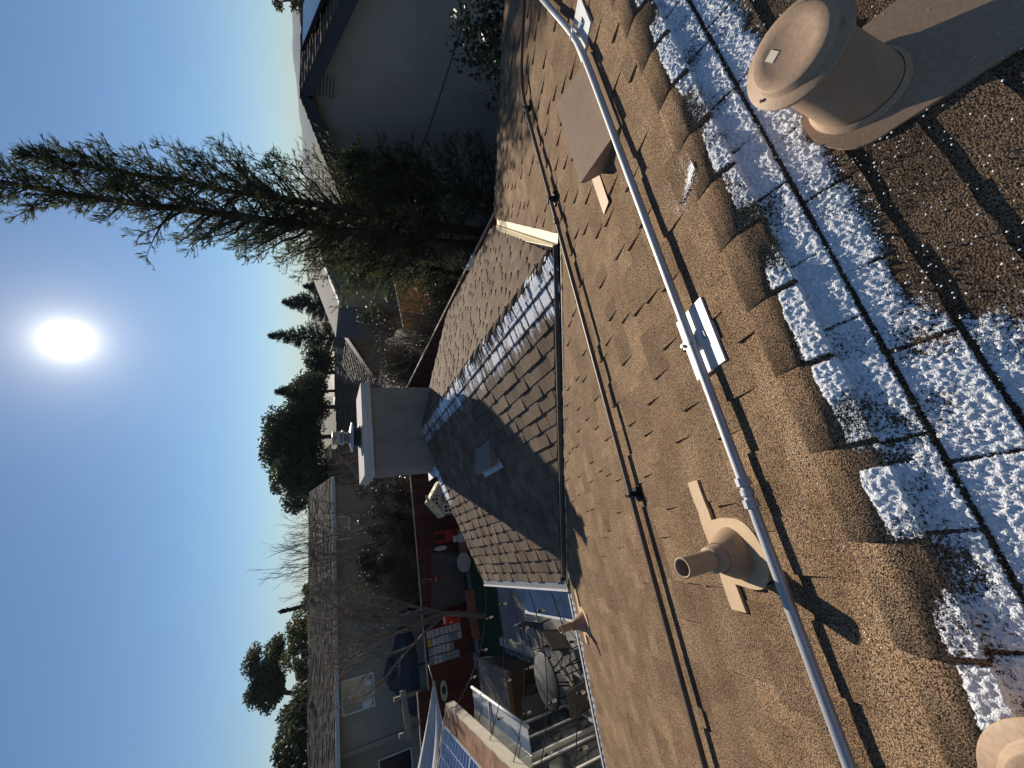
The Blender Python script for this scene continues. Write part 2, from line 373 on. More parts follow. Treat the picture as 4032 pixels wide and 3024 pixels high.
for i in range(23):
    y = WY0 + .12 + i*.205
    if y > 6.6: break
    link('ridge_cap', wcap[i % 3], wing, None, Matrix.Translation((WX, y, WZ+.012)) @ Matrix.Rotation(R(90), 4, 'Z'))
b = MB(); b.beam(WL.P(WRAKE+.012, 0, -.08), WL.P(WRAKE+.012, SW, -.08), .02, .14, WL.n); b.beam(WR.P(-WRAKE-.012, 0, -.08), WR.P(-WRAKE-.012, SWR, -.08), .02, .14, WR.n); b.build('rake_board', FASC, wing)
# valleys: bent sheet with a standing rib
def valley(name, sx, m, me_, label, wm, ww, rib):
    root = E(name, (WX, WY0, WZ), label, 'flashing')
    top = Vector((WX, WY0, WZ)); L_ = 2.62 if sx < 0 else 2.55
    dirv = Vector((sx*kv, 1, -MA)); end = top + dirv*((EAVE_Y-WY0) if sx > 0 else (EAVE_Y-WY0+.22))
    # across directions on the two slopes, perpendicular in plan to the valley
    perp = Vector((-sx, -kv, 0)).normalized()      # toward the main slope (upslope/outside)
    def main_pt(c, d): q = c + Vector((perp.x*-1 if False else 0, 0, 0)); q = c + Vector((sx*-0, 0, 0)); P = c + Vector(( sx*d*.66, -d*.75, 0)); return Vector((P.x, P.y, RZ-MA*(P.y-RY)))
    def wing_pt(c, d): P = c + Vector((-sx*d*.66, d*.75, 0)); return Vector((P.x, P.y, WZ-MBW*abs(P.x-WX)))
    b = MB()
    for a0, a1 in ((top, end),):
        A_ = [main_pt(a0, wm)-zz*.0015, main_pt(a0, .014)+zz*.004, a0+zz*rib, wing_pt(a0, .014)+zz*.004, wing_pt(a0, ww)-zz*.0015]
        B_ = [main_pt(a1, wm)-zz*.0015, main_pt(a1, .014)+zz*.004, a1+zz*rib, wing_pt(a1, .014)+zz*.004, wing_pt(a1, ww)-zz*.0015]
        b.add(A_+B_, [(i, i+1, 6+i, 5+i) for i in range(4)])
    b.build('sheet', m, root)
    if me_:
        e = MB(); e.tube([main_pt(top, wm)+zz*.010, main_pt(end, wm)+zz*.010], .004, 6); e.build('edge_fold', me_, root)
        e = MB(); e.tube([top+zz*(rib+.001), end+zz*(rib+.001)], .003, 6); e.build('rib_crest', me_, root)
    return root
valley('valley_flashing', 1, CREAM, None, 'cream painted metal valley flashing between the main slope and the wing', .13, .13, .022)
valley('valley_flashing', -1, VALSHADE, CREAM, 'metal valley strip with its shadow put into the dark colour below the frosted wing ridge', .105, .10, .042)
# ---- house walls under the eaves
OWALL = mat('cream_house_stucco', (.42, .37, .29), (.36, .32, .25), scale=3, rough=.95, bump=.3, bscale=80)
hw = E('house_wall', (0, 3.6, -5.2), 'cream stucco house walls below the brown roofs around the courtyard', 'wall')
b = MB(); b.box((-3.9, 3.45, -5.2), (-.12, 3.6, -2.28)); b.build('courtyard_wall', OWALL, hw)
b = MB(); b.box((-.12, 3.45, -5.2), (.02, 6.75, -2.52)); b.box((.02, 6.6, -5.2), (4.1, 6.75, -2.55)); b.box((4.1, 1.0, -5.2), (4.25, 6.75, -2.55)); b.build('wing_wall', OWALL, hw)
b = MB(); b.prism([(.0, 6.6, -2.55), (4.2, 6.6, -2.55), (WX, 6.6, WZ-.06)], (0, .15, 0)); b.build('gable_wall', OWALL, hw)
# gutters
MESHG = mat('gutter_guard_mesh', (.20, .21, .21), (.34, .35, .35), scale=55, rough=.6, metal=.4, bump=.6, bscale=120, bdist=.01)
def gutter(p, q, outw, label, guard=True):
    p, q, o_ = Vector(p), Vector(q), Vector(outw); g0 = E('gutter', p, label, 'gutter'); b = MB()
    prof = [(0, -.01), (0, -.10), (.07, -.10), (.105, -.045), (.11, .0), (.098, .002)]
    A_ = [p+o_*x+zz*h for x, h in prof]; B_ = [q+o_*x+zz*h for x, h in prof]; n = len(prof)
    b.add(A_+B_, [(i, i+1, n+i+1, n+i) for i in range(n-1)]); b.build('trough', WHITEM, g0)
    e = MB(); e.beam(p+o_*.107+zz*.004, q+o_*.107+zz*.004, .02, .016); e.build('front_lip', WHITEM, g0)
    if guard:
        gm = MB(); N = int((q-p).length/.03); V = []
        for i in range(N+1):
            c = p.lerp(q, i/N); h = .005*(i % 2)
            V += [c+o_*.002+zz*(.012+h), c+o_*.098+zz*(.0+h)]
        gm.add(V, [(2*i, 2*i+1, 2*i+3, 2*i+2) for i in range(N)]); gm.build('leaf_guard', MESHG, g0)
    return g0
zg = WZ-MBW*(WX-WEL)
gutter((WEL+.015, WRAKE, zg-.012), (WEL+.015, 4.33, zg-.012), (-1, 0, 0), 'white gutter with grey mesh guard along the left eave of the wing')
ze = RZ-MA*(EAVE_Y-RY)
gutter((WEL-.1, EAVE_Y-.015, ze-.012), (LEFT_X, EAVE_Y-.015, ze-.012), (0, 1, 0), 'white gutter edging the main roof above the courtyard', True)
# ================================================================ things on the roofs
def fr(x, y, h=0): return Vector((x, y, RZ-MA*(y-RY))) + FR.n*h      # point on the sunny slope by plan position
def bk(x, y, h=0): return Vector((x, y, RZ-MK*(RY-y))) + BK.n*h
def wl(x, y, h=0): return Vector((x, y, WZ-MBW*(WX-x))) + WL.n*h
# ---- chimney
ch = E('chimney', (2.05, 7.05, -2.2), 'square stucco chimney with pale cap and metal flue at the end of the wing', 'chimney')
b = MB(); b.box((1.36, 6.75, -3.4), (2.79, 7.45, -.86)); b.build('stack', STUCCO, ch)
b = MB(); b.box((1.27, 6.66, -.865), (2.88, 7.54, -.80)); b.box((1.29, 6.68, -.80), (2.86, 7.52, -.715)); cp = b.build('cap', STUCCOL, ch)
b = MB(); b.lathe([(.19, 0), (.19, .02), (.16, .03), (.16, .15), (.0, .16)], (2.03, 7.1, -.715), k=28); b.build('flue_base', mat('dark_brown_metal', (.03, .022, .018), (.05, .035, .028), scale=9, rough=.5), ch)
b = MB(); b.lathe([(.0, .165), (.255, .165), (.255, .18), (.10, .215)], (2.03, 7.1, -.755), k=32); b.build('storm_collar', GALV, ch)
FLUE = mat('stainless_flue', (.40, .37, .32), (.30, .28, .24), scale=14, rough=.42, metal=.8)
b = MB(); b.lathe([(.095, 0), (.095, .14), (.125, .14), (.125, .175), (.105, .175), (.105, .30), (.128, .30), (.128, .318), (.0, .33)], (2.03, 7.1, -.60), k=28); b.build('flue_pipe', FLUE, ch)
b = MB(); b.beam((1.30, 6.72, -1.93), (1.30, 7.5, -1.93), .16, .012); b.build('step_flashing', GALV, ch)
# ---- round capped vents on the shaded slope
def round_vent(c, label, plate=True):
    c = Vector(c); v = E('round_roof_vent', c, label, 'roof vent', 'round vents behind the ridge')
    b = MB(); b.lathe([(.090, -.05), (.089, .04), (.086, .12), (.084, .20), (.085, .28)], c, k=40); b.build('pipe', TAN, v)
    H = .285
    b = MB(); b.lathe([(.0, H+.0255), (.054, H+.0255), (.056, H+.0265), (.080, H+.0265), (.0855, H+.0235), (.0885, H+.008), (.092, H+.005), (.112, H+.002), (.114, H-.001), (.112, H-.009), (.088, H-.012), (.0, H-.012)], c, k=56); cap_ = b.build('cap', TAN, v)
    b = MB(); b.box((-.012, -.011, 0), (.012, .011, .0012), Matrix.Translation(c+Vector((.02, .03, H+.0260))) @ Matrix.Rotation(.4, 4, 'Z')); b.build('sticker', mat('pale_sticker', (.62, .55, .42), rough=.6), cap_)
    for a in (1.9, 4.2):
        s_ = MB(); s_.lathe([(.0, .003), (.004, .003), (.004, 0)], c+Vector((math.cos(a)*.1, math.sin(a)*.1, H+.006)), k=10); s_.build('screw', TAN, cap_)
    b = MB(); V = []
    for i in range(25):
        a = math.pi*i/24; V.append((c.x+(.152 if plate else .10)*math.cos(a), c.y+.02+(.10 if plate else .06)*math.sin(a)))
    V += [(c.x-.152, c.y-.55), (c.x+.152, c.y-.55)] if plate else [(c.x-.10, c.y-.09), (c.x+.10, c.y-.09)]
    n_ = len(V)
    b.add([bk(x, y, .013) for x, y in V]+[bk(x, y, .001) for x, y in V], [tuple(range(27))[::-1]]+[(i, (i+1) % 27, 27+(i+1) % 27, 27+i) for i in range(27)]); b.build('flange', TAN, v)
    b = MB(); b.lathe([(.104, .0), (.100, .008), (.092, .012)], bk(c.x, c.y+.004, .013), BK.n, 40); b.build('collar', TAN, v)
    return v
VENT1 = bk(.90, .195, .0); VENT2 = bk(-.487, .348, .0)
round_vent(VENT1, 'tan round-capped roof vent standing on the shaded slope behind the conduit plate')
round_vent(VENT2, 'tan round roof vent cap cut off at the corner nearest the camera', False)
# ---- slant-back attic vents
def slant_vent(fp, x0, x1, y0, y1, hgt, label, taps, m=TAN):
    v = E('slant_vent', fp((x0+x1)/2, (y0+y1)/2), label, 'roof vent'); return v
sv = E('slant_vent', fr(1.95, 1.0), 'tan slant-back attic vent partly under the silver conduit', 'roof vent')
A_, B_, C_, D_ = fr(1.66, .86, .012), fr(2.21, .86, .012), fr(2.24, 1.13, .135), fr(1.64, 1.13, .135)
b = MB(); b.add([A_, B_, C_, D_, fr(2.24, 1.13, .108), fr(1.64, 1.13, .108), fr(2.21, 1.10, .0), fr(1.67, 1.10, .0), fr(1.66, .86, 0), fr(2.21, .86, 0)],
    [(0, 1, 2, 3), (3, 2, 4, 5), (0, 3, 5, 7, 8), (1, 9, 6, 4, 2), (0, 8, 9, 1)]); hood = b.build('hood', TAN, sv)
b = MB(); b.quad(fr(1.69, 1.085, .002), fr(2.19, 1.085, .002), fr(2.20, 1.10, .09), fr(1.68, 1.10, .09)); b.build('screen', BLACK, sv)
b = MB(); b.prism([fr(1.50, 1.13, .0155), fr(1.50, 1.21, .0155), fr(2.36, 1.22, .0155), fr(2.36, 1.13, .0155)], FR.n*.002); b.build('flange', TAN2, sv)
wv = E('slant_vent', wl(1.0, 4.8), 'weathered slant-back vent on the shaded side of the wing roof', 'roof vent')
A_, B_, C_, D_ = wl(1.16, 4.50, .012), wl(1.16, 5.0, .012), wl(.88, 5.02, .16), wl(.88, 4.48, .16)
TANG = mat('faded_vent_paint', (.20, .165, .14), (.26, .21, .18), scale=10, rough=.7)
b = MB(); b.add([A_, B_, C_, D_, wl(.86, 5.02, .11), wl(.86, 4.48, .11), wl(.91, 5.0, 0), wl(.91, 4.5, 0), wl(1.16, 4.5, 0), wl(1.16, 5.0, 0)],
    [(0, 3, 2, 1), (3, 5, 4, 2), (0, 8, 7, 5, 3), (1, 2, 4, 6, 9), (0, 1, 9, 8)]); b.build('hood', TANG, wv)
b = MB(); b.prism([wl(.92, 4.45, .016), wl(.80, 4.45, .016), wl(.80, 5.08, .016), wl(.92, 5.08, .016)], WL.n*.003); b.build('flange', GALV, wv)
# ---- plumbing vent pipes
def plumb(x, y, ztop, label, sc_=1.0):
    c = fr(x, y); v = E('plumbing_vent', c, label, 'vent pipe', 'plumbing vent pipes')
    b = MB(); r = .033
    b.lathe([(r*.80, -.05), (r*.80, ztop-c.z), (r, ztop-c.z), (r, ztop-c.z-.004), (r, .02)], c, k=28); b.build('pipe', TAN, v)
    b = MB(); b.lathe([(.105, -.03), (.082, .045), (.062, .09), (.047, .11), (.043, .155), (r, .158)], c+Vector((0, 0, -.005)), k=32); b.build('boot', TAN, v)
    b = MB(); b.lathe([(.049, 0), (.049, .012)], c+Vector((0, 0, .10)), k=28); b.build('clamp_ring', TAN, v)
    # flange lying on the shingles: rounded upper part and a painted band across
    pts = [(x-.105, y+.085), (x+.115, y+.085), (x+.12, y+.02)]
    for i in range(13):
        a = math.pi*i/12; pts.append((x+.115*math.cos(a), y-.05-.10*math.sin(a)))
    pts += [(x-.115, y-.02)]
    n = len(pts)
    b = MB(); b.add([fr(p[0], p[1], .0175) for p in pts]+[fr(p[0], p[1], .002) for p in pts], [tuple(range(n))]+[(i, n+i, n+(i+1) % n, (i+1) % n) for i in range(n)]); b.build('flange', TAN2, v)
    b = MB(); rr = random.Random(5); up = []; dn = []
    for i in range(13):
        xx = x+.27-.47*i/12; sl_ = .02*i/12
        up.append((xx, y+.155-sl_+rr.uniform(-.004, .004))); dn.append((xx, y+.083-sl_*1.3+rr.uniform(-.004, .004)))
    pts = up+dn[::-1]; n = len(pts)
    b.add([fr(p[0], p[1], .0165) for p in pts]+[fr(p[0], p[1], .004) for p in pts], [tuple(range(n))[::-1]]+[(i, (i+1) % n, n+(i+1) % n, n+i) for i in range(n)]); b.build('painted_band', TAN2, v)
    return v
plumb(-.19, 1.085, -1.075, 'tan plumbing vent pipe with boot beside the silver conduit')
plumb(-.86, 3.74, -2.03, 'small distant tan vent pipe at the courtyard edge of the roof')
# ---- silver conduit on white standoff plates
CY, CH = .868, .047
con = E('conduit', fr(.5, CY, CH), 'galvanised steel conduit running parallel to the ridge', 'conduit')
def cpt(x, y, h=CH): return fr(x, y, h)
path = [cpt(-2.2, CY)] + [cpt(x, CY) for x in (-1.2, -.3, .3, 1.2, 2.05)] + [cpt(2.2, CY+.004), cpt(2.32, CY+.014), cpt(2.45, CY+.034), cpt(2.6, CY+.066), cpt(2.85, CY+.125), cpt(3.6, CY+.30)]
b = MB(); b.tube(path, .0165, 20); b.build('tube', GALV, con)
b = MB()
for dx, r, w_ in ((-.034, .0235, .026), (0, .021, .018), (.034, .0235, .026)):
    b.lathe([(.0165, -w_/2), (r, -w_/2), (r, w_/2), (.0165, w_/2)], cpt(.0+dx, CY), (1, 0, 0), k=8 if r > .022 else 20, smooth=False)
b.build('coupling', GALV, con)
def standoff(x, label):
    s_ = E('conduit_mount', fr(x, CY), label, 'conduit mount', 'white mounts under the silver conduit'); b = MB()
    b.add([fr(x-.125, CY+.085, .0175), fr(x+.125, CY+.085, .0175), fr(x+.125, CY-.088, .0175), fr(x-.125, CY-.088, .0175)], [(0, 1, 2, 3)[::-1]])
    b.add([fr(x-.125, CY+.085, .003), fr(x+.125, CY+.085, .003), fr(x+.125, CY-.088, .003), fr(x-.125, CY-.088, .003), fr(x-.125, CY+.085, .0175), fr(x+.125, CY+.085, .0175), fr(x+.125, CY-.088, .0175), fr(x-.125, CY-.088, .0175)], [(0, 1, 5, 4), (1, 2, 6, 5), (2, 3, 7, 6), (3, 0, 4, 7)])
    b.build('plate', WHITEM, s_)
    b = MB(); b.lathe([(.042, .0175), (.034, .022), (.022, .027), (.013, .030), (.0, .031)], fr(x, CY-.002), FR.n, 24); b.build('dome', WHITEM, s_)
    b = MB()
    ring = []
    for i in range(15):
        a = math.pi*(-.10+1.2*i/14); ring.append(fr(x, CY+math.cos(a)*.0185, CH+math.sin(a)*.0185))
    W_ = Vector((.013, 0, 0))
    for i in range(14): b.quad(ring[i]-W_, ring[i]+W_, ring[i+1]+W_, ring[i+1]-W_)
    b.box((-.013, .017, -.024), (.013, .019, .008), FR.M(x, to_s(CY), CH)); b.box((-.013, -.05, -.027), (.013, .020, -.024), FR.M(x, to_s(CY), CH)); b.box((-.013, .018, .006), (.013, .046, .009), FR.M(x, to_s(CY), CH))
    b.build('strap', GALV, s_)
    b = MB(); b.lathe([(.0, .02), (.0075, .02), (.0075, .008)], fr(x, CY+.034, CH), FR.n, 6, smooth=False); b.tube([fr(x, CY+.034, CH+.01), fr(x, CY+.034, CH-.035)], .0032, 8); b.build('bolt', GALV, s_)
standoff(.545, 'white flashing plate with strap holding the middle of the silver conduit')
standoff(2.41, 'white flashing plate under the bend of the silver conduit')
# ---- thin brown pipe lower on the slope, on black clamps
PY, PH = 1.775, .048
gp = E('brown_pipe', fr(.5, PY, PH), 'thin brown painted pipe crossing the sunny slope above the wing', 'pipe')
path = [fr(-3.5, PY, PH)] + [fr(x, PY, PH) for x in (-2, -1, 0, 1, 2, 3.1)] + [fr(3.30, PY-.012, PH), fr(3.42, PY-.05, PH), fr(3.50, PY-.13, PH), fr(3.545, PY-.24, PH), fr(3.62, PY-.6, PH), fr(3.70, 1.0, PH)]
b = MB(); b.tube(path, .0145, 14); b.build('tube', BRPIPE, gp)
b = MB(); b.lathe([(.0145, -.022), (.020, -.022), (.020, .022), (.0145, .022)], fr(2.03, PY, PH), (1, 0, 0), k=16); b.build('coupling', BRPIPE, gp)
for x, lb in ((3.22, 'black pipe clamp nearest the bend in the brown pipe'), (2.24, 'black pipe clamp beside the cream valley flashing'), (.10, 'black pipe clamp in the open middle of the slope')):
    s_ = E('pipe_clamp', fr(x, PY), lb, 'pipe clamp', 'black clamps under the brown pipe')
    b = MB(); b.box((-.035, -.045, .003), (.035, .045, .018), FR.M(x, to_s(PY))); b.box((-.014, -.016, .014), (.014, .016, .036), FR.M(x, to_s(PY))); b.build('foot', BLACK, s_)
    b = MB(); b.lathe([(.016, -.011), (.021, -.011), (.021, .011), (.016, .011)], fr(x, PY, PH), (1, 0, 0), k=16)
    b.box((-.009, .014, -.006), (.009, .042, .006), FR.M(x, to_s(PY), PH)); b.build('clamp_ring', BLACK, s_)
    b = MB(); b.lathe([(.0, .018), (.009, .018), (.009, -.012), (.0, -.012)], fr(x, PY+.034, PH), FR.n, 8, smooth=False); b.build('bolt', BLACK, s_)
# ================================================================ snow
def vnoise(x, y, f, seed):
    """smooth value noise on arrays"""
    r2 = np.random.default_rng(seed); G = r2.random((257, 257))
    a, b_ = x*f, y*f; i, j = np.floor(a).astype(int), np.floor(b_).astype(int); u, v = a-i, b_-j; u = u*u*(3-2*u); v = v*v*(3-2*v)
    i &= 255; j &= 255
    return (G[i, j]*(1-u)+G[i+1, j]*u)*(1-v) + (G[i, j+1]*(1-u)+G[i+1, j+1]*u)*v
def fbm(x, y, f, seed, o=4, g=.55):
    t = 0; a = 1; n = 0
    for k in range(o): t = t+a*vnoise(x+13.7*k, y+7.1*k, f*2**k, seed+k); n += a; a *= g
    return t/n
def snow_sheet(name, P, cov, step, parent):
    """P: (ny,nx,3) surface points already lifted; cov: coverage, broken up by the grain of the material"""
    ny, nx = cov.shape; V = P.reshape(-1, 3); k = (cov > -.85)
    q = k[:-1, :-1] | k[1:, :-1] | k[:-1, 1:] | k[1:, 1:]
    jj, ii = np.nonzero(q); a = jj*nx+ii
    F = np.stack([a, a+1, a+nx+1, a+nx], 1)
    used = np.unique(F); remap = np.full(len(V), -1); remap[used] = np.arange(len(used))
    o = np_mesh(name, V[used], remap[F], SNOW, parent, smooth=True)
    at = o.data.attributes.new('cov', 'FLOAT', 'POINT'); at.data.foreach_set('value', cov.reshape(-1)[used].astype(np.float32))
    return o
snow = E('snow', (0, .3, -1.25), kind='stuff', label='granular leftover snow and frost on the shaded sides of both ridges', cat='snow')
# shaded main slope: granular, dark shingle showing through
st = .0031
xs = np.arange(-.75, 2.6, st); ys = np.arange(.06, .556, st)
X, Y = np.meshgrid(xs, ys); X = X+rng.uniform(-.4, .4, X.shape)*st; Y = Y+rng.uniform(-.4, .4, Y.shape)*st
S = (RY-Y)/ck                                   # distance down the shaded slope
CW = .078
onc = S < CW/ck
frac = ((S-.040) % .1268)/.1268
cf = np.clip((X+1.49) % .222, 0, .222)/.222
u_ = RY-Y; caph = .0135 + .0105*(1-cf) + MK*u_ - MK*.96*np.sqrt(u_*u_+.0006)
surf = np.where(onc, caph*ck, .0005+.0080*frac)
big = fbm(X, Y, 4.2, 1, 3); med = fbm(X, Y, 17, 9, 3); hf = fbm(X, Y, 150, 55, 3, .7)
cov = .78 + 1.0*(big-.5) + .70*(med-.5)
cov += .22*np.clip(1-np.abs(S-.17)/.11, 0, 1)
cov += np.where(onc, .06 + 1.0*(fbm(X, Y*.6, 3.4, 31, 2)-.5) + .25*np.clip((.15-X)/.4, 0, 1), 0)
cov -= np.where(onc, 1.1*np.clip(1-u_/.030, 0, 1), 0)                       # the crest itself is clear
cov -= 1.3*np.clip((S-.24)/.09, 0, 1)*np.clip((X-.24)/.22, 0, 1)           # bare around the vent
cov += .12*np.clip((S-.25)/.1, 0, 1)*np.clip((.34-X)/.2, 0, 1)
cov -= .55*np.clip((S-.38)/.12, 0, 1)
cov -= 3*(np.hypot(X-VENT1.x, Y-VENT1.y) < .106) + 3*(np.hypot(X-VENT2.x, Y-VENT2.y) < .106)
edge = np.minimum(frac*1.0, (1-frac)*2.2)*.1268; cov = np.where(~onc & (edge < .007), cov-.9, cov)
ci = np.floor((S-.040)/.1268).astype(int)
for k_ in range(-1, 5):                                                    # clear joints between neighbouring tabs
    js = np.array(sorted(-t_[4] for t_ in btabs if abs(t_[5]-(.040+.1268*k_)) < 1e-4))
    if len(js):
        mk = (ci == k_) & ~onc; xx = X[mk]; i_ = np.clip(np.searchsorted(js, xx), 1, len(js)-1); dj = np.minimum(np.abs(xx-js[i_-1]), np.abs(js[i_]-xx)); t_ = cov[mk]; t_[dj < .0045] -= .45; cov[mk] = t_
cov = np.where(onc & ((cf > .955) | (cf < .012)), cov-.7, cov)
dep = (cov - .60)*1.35 + .30*(hf-.5)
d = np.clip(dep, 0, .5)
hgt = surf + .0008 + np.minimum(d*.010, .003) + np.clip(hf-.38, 0, 1)*.013*np.clip(d*4, 0, 1)
P = np.stack([X, Y - hgt*sk_, RZ-MK*(RY-Y) + hgt*ck], 2)
snow_sheet('ridge_snow', P, np.where(S < .004, -2, dep), st, snow)
# scattered frozen crumbs
def crumbs(name, n, fx, fy, fp, r0, r1, parent):
    V0 = np.array([(1,0,0),(-1,0,0),(0,1,0),(0,-1,0),(0,0,1),(0,0,-1)], float); F0 = np.array([(0,2,4),(2,1,4),(1,3,4),(3,0,4),(2,0,5),(1,2,5),(3,1,5),(0,3,5)])
    V = []; F = []
    for i in range(n):
        x, y = fx(), fy(); r_ = random.uniform(r0, r1); c = np.array(fp(x, y, .010+r_*.5))
        V.append(V0*r_*rng.uniform(.7, 1.3, (6, 3))+c); F.append(F0+6*i)
    return np_mesh(name, np.concatenate(V), np.concatenate(F), CRUMB, parent, smooth=True)
crumbs('snow_crumb_field', 1500, lambda: random.uniform(-.5, 1.9), lambda: random.triangular(-.05, .52, .36), bk, .0010, .0030, snow)
crumbs('snow_crumb_field', 40, lambda: random.uniform(-.4, .2), lambda: RY+abs(random.gauss(0, .05))+.08, fr, .0015, .003, snow)
# white smear over one cap on the sunny side
xs = np.arange(.98, 1.14, .003); ys = np.arange(.575, .76, .003); X, Y = np.meshgrid(xs, ys)
c_ = .75*np.clip(1-np.abs(X-1.05+.30*(Y-.6))/.035, 0, 1)*np.clip(1-(Y-.575)/.18, 0, 1)+.30*fbm(X*1.2, Y*.4, 40, 77, 3)-.50
hg = .0125+np.clip(c_, 0, .3)*.004+.010*np.clip(1-(Y-.60)/.035, 0, 1)
snow_sheet('ridge_snow', np.stack([X, Y+hg*sa, RZ-MA*(Y-RY)+hg*ca], 2), c_, .003, snow)
# wing ridge, shaded side, streaks down the slope
st = .008
ys = np.arange(WY0+.1, 6.74, st); ss = np.arange(-.14, .66, st); SS, YY = np.meshgrid(ss, ys)
SS = SS+rng.uniform(-.35, .35, SS.shape)*st; YY = YY+rng.uniform(-.35, .35, YY.shape)*st
cov = .62 + 1.15*(fbm(YY, SS*.12, 22, 101, 3, .8)-.5) + .50*(fbm(YY, SS, 2.4, 111, 3)-.5)
cov -= np.clip((SS-.24)/.24, 0, 3)*.62 + np.where(SS < 0, -SS*4.6, 0)
cov += .22*np.clip((4.2-YY)/1.5, 0, 1)*np.clip((SS-.05)/.1, 0, 1)*np.clip((.45-SS)/.1, 0, 1)
cov -= .25*np.clip((YY-4.6)/.6, 0, 1)*np.clip((SS-.25)/.1, 0, 1)
fr_ = (SS % .1435)/.1435; A = np.abs(SS); onc = A < .099
cov = np.where(~onc & (SS > 0) & ((fr_ < .05) | (fr_ > .97)), cov-.6, cov)
ci = np.floor(SS/.1435).astype(int)
for k_ in range(0, 5):
    js = np.array(sorted(t_[4] for t_ in ltabs if abs(t_[5]-.1435*k_) < 1e-4))
    if len(js) > 2:
        mk = (ci == k_) & ~onc & (SS > 0); xx = YY[mk]; i_ = np.clip(np.searchsorted(js, xx), 1, len(js)-1); dj = np.minimum(np.abs(xx-js[i_-1]), np.abs(js[i_]-xx)); t_ = cov[mk]; t_[dj < .010] -= .8; cov[mk] = t_
d = (cov-.55)*1.5-.25*(vnoise(YY, SS*.4, 70, 121)-.5)
sgn = np.where(SS < 0, -1, 1)
cf = ((YY-WY0-.12) % .205)/.205
u_ = A*cb; caph = .012+.008*(1-cf)+MBW*u_-MBW*.95*np.sqrt(u_*u_+.0006)
lift = np.where(onc, caph*cb, .001+.0165*fr_) + .0015 + np.clip(d, 0, .4)*.008
Pw = np.stack([WX - sgn*A*cb - sgn*lift*sb, YY, WZ - A*sb + lift*cb], 2)
snow_sheet('ridge_snow', Pw, d, st, snow)
xs = np.arange(.55, 1.36, .010); ys = np.arange(6.78, 6.99, .010); X, Y = np.meshgrid(xs, ys)
c_ = .75-1.0*np.clip((.85-X)/.25, 0, 1)+.6*(fbm(X*.3, Y, 14, 131, 3)-.5)-.25
s_ = (WX-X)/cb; f_ = (s_ % .1435)/.1435; c_ = np.where(f_ < .07, -1.5, c_-.05)
hg = .0125*f_+.006+np.clip(c_, 0, .4)*.012
snow_sheet('ridge_snow', np.stack([X-hg*sb, Y, WZ-MBW*(WX-X)+hg*cb], 2)[::-1], c_[::-1], .01, snow)
# ================================================================ ground, courtyard and back yard
G = -5.2
GRND = mat('dry_garden_soil', (.06, .05, .035), (.10, .085, .055), scale=.8, rough=1, bump=.4, bscale=9, bdist=.05)
b = MB(); b.quad((-4200, -4200, G-.02), (4200, -4200, G-.02), (4200, 4200, G-.02), (-4200, 4200, G-.02)); T(b.build('ground', GRND), kind='structure')
PAVE = mat('grey_patio_paver', (.21, .20, .19), (.27, .26, .24), scale=1.8, rough=.85, rnd=.14, bump=.3, bscale=40, bdist=.006)
SANDJ = mat('paver_joint', (.10, .095, .085), rough=1)
pat = E('patio', (-1.8, 9, G), kind='structure')
b = MB(); b.box((-7.5, 3.6, G-.05), (4.2, 13.5, G+.012)); b.build('joint_bed', SANDJ, pat)
pm = MB(); pm.box((0, 0, 0), (.592, .392, .018)); pme = pm.mesh('paver'); pme.materials.append(PAVE)
n = 0
for j in range(24):
    for i in range(9):
        x = -3.78 + i*.6 - (.3 if j % 2 else 0); y = 3.6+j*.4
        if x > .9 or y > 13.1 or (x > -.35 and y < 6.6): continue
        link('paver', pme, pat, None, Matrix.Translation((x, y, G+.008))); n += 1
TURF = mat('artificial_turf', (.012, .035, .012), (.022, .055, .020), scale=20, rough=.95, bump=.7, bscale=160, bdist=.02)
b = MB(); pts = []
cx, cy = -2.6, 13.9
for i in range(9): a = R(270-i*11.25); pts.append((cx+.9*math.cos(a), cy+.75*math.sin(a)))
pts += [(-3.5, 15.55), (3.8, 15.55), (3.8, 13.15)]
b.prism([(x, y, G-.01) for x, y in pts], (0, 0, .055)); T(b.build('lawn', TURF), kind='structure')
CONC = mat('blue_grey_concrete', (.17, .18, .19), (.21, .22, .23), scale=2, rough=.9, bump=.15, bscale=60)
b = MB(); b.box((-7.5, 13.0, G-.04), (4.2, 16.1, G+.004)); T(b.build('concrete_path', CONC), kind='structure')
# raised beds by the fence
TERR = mat('terracotta_edging', (.20, .085, .05), (.26, .115, .07), scale=6, rough=.8, bump=.2)
for (x0, x1, y0, y1, lb) in ((-3.15, -1.5, 15.28, 15.62, 'long terracotta edging block beside the lawn below the plate collection'), (-.95, .62, 15.5, 15.8, 'terracotta edging block behind the grey sign board')):
    b = MB(); b.prism([(x0, y0, G), (x0+.14, y0, G+.24), (x1-.02, y0+.05, G+.30), (x1, y0+.05, G)], (0, y1-y0, 0)); T(b.build('garden_edging', TERR), lb, 'edging', 'terracotta edging by the lawn')
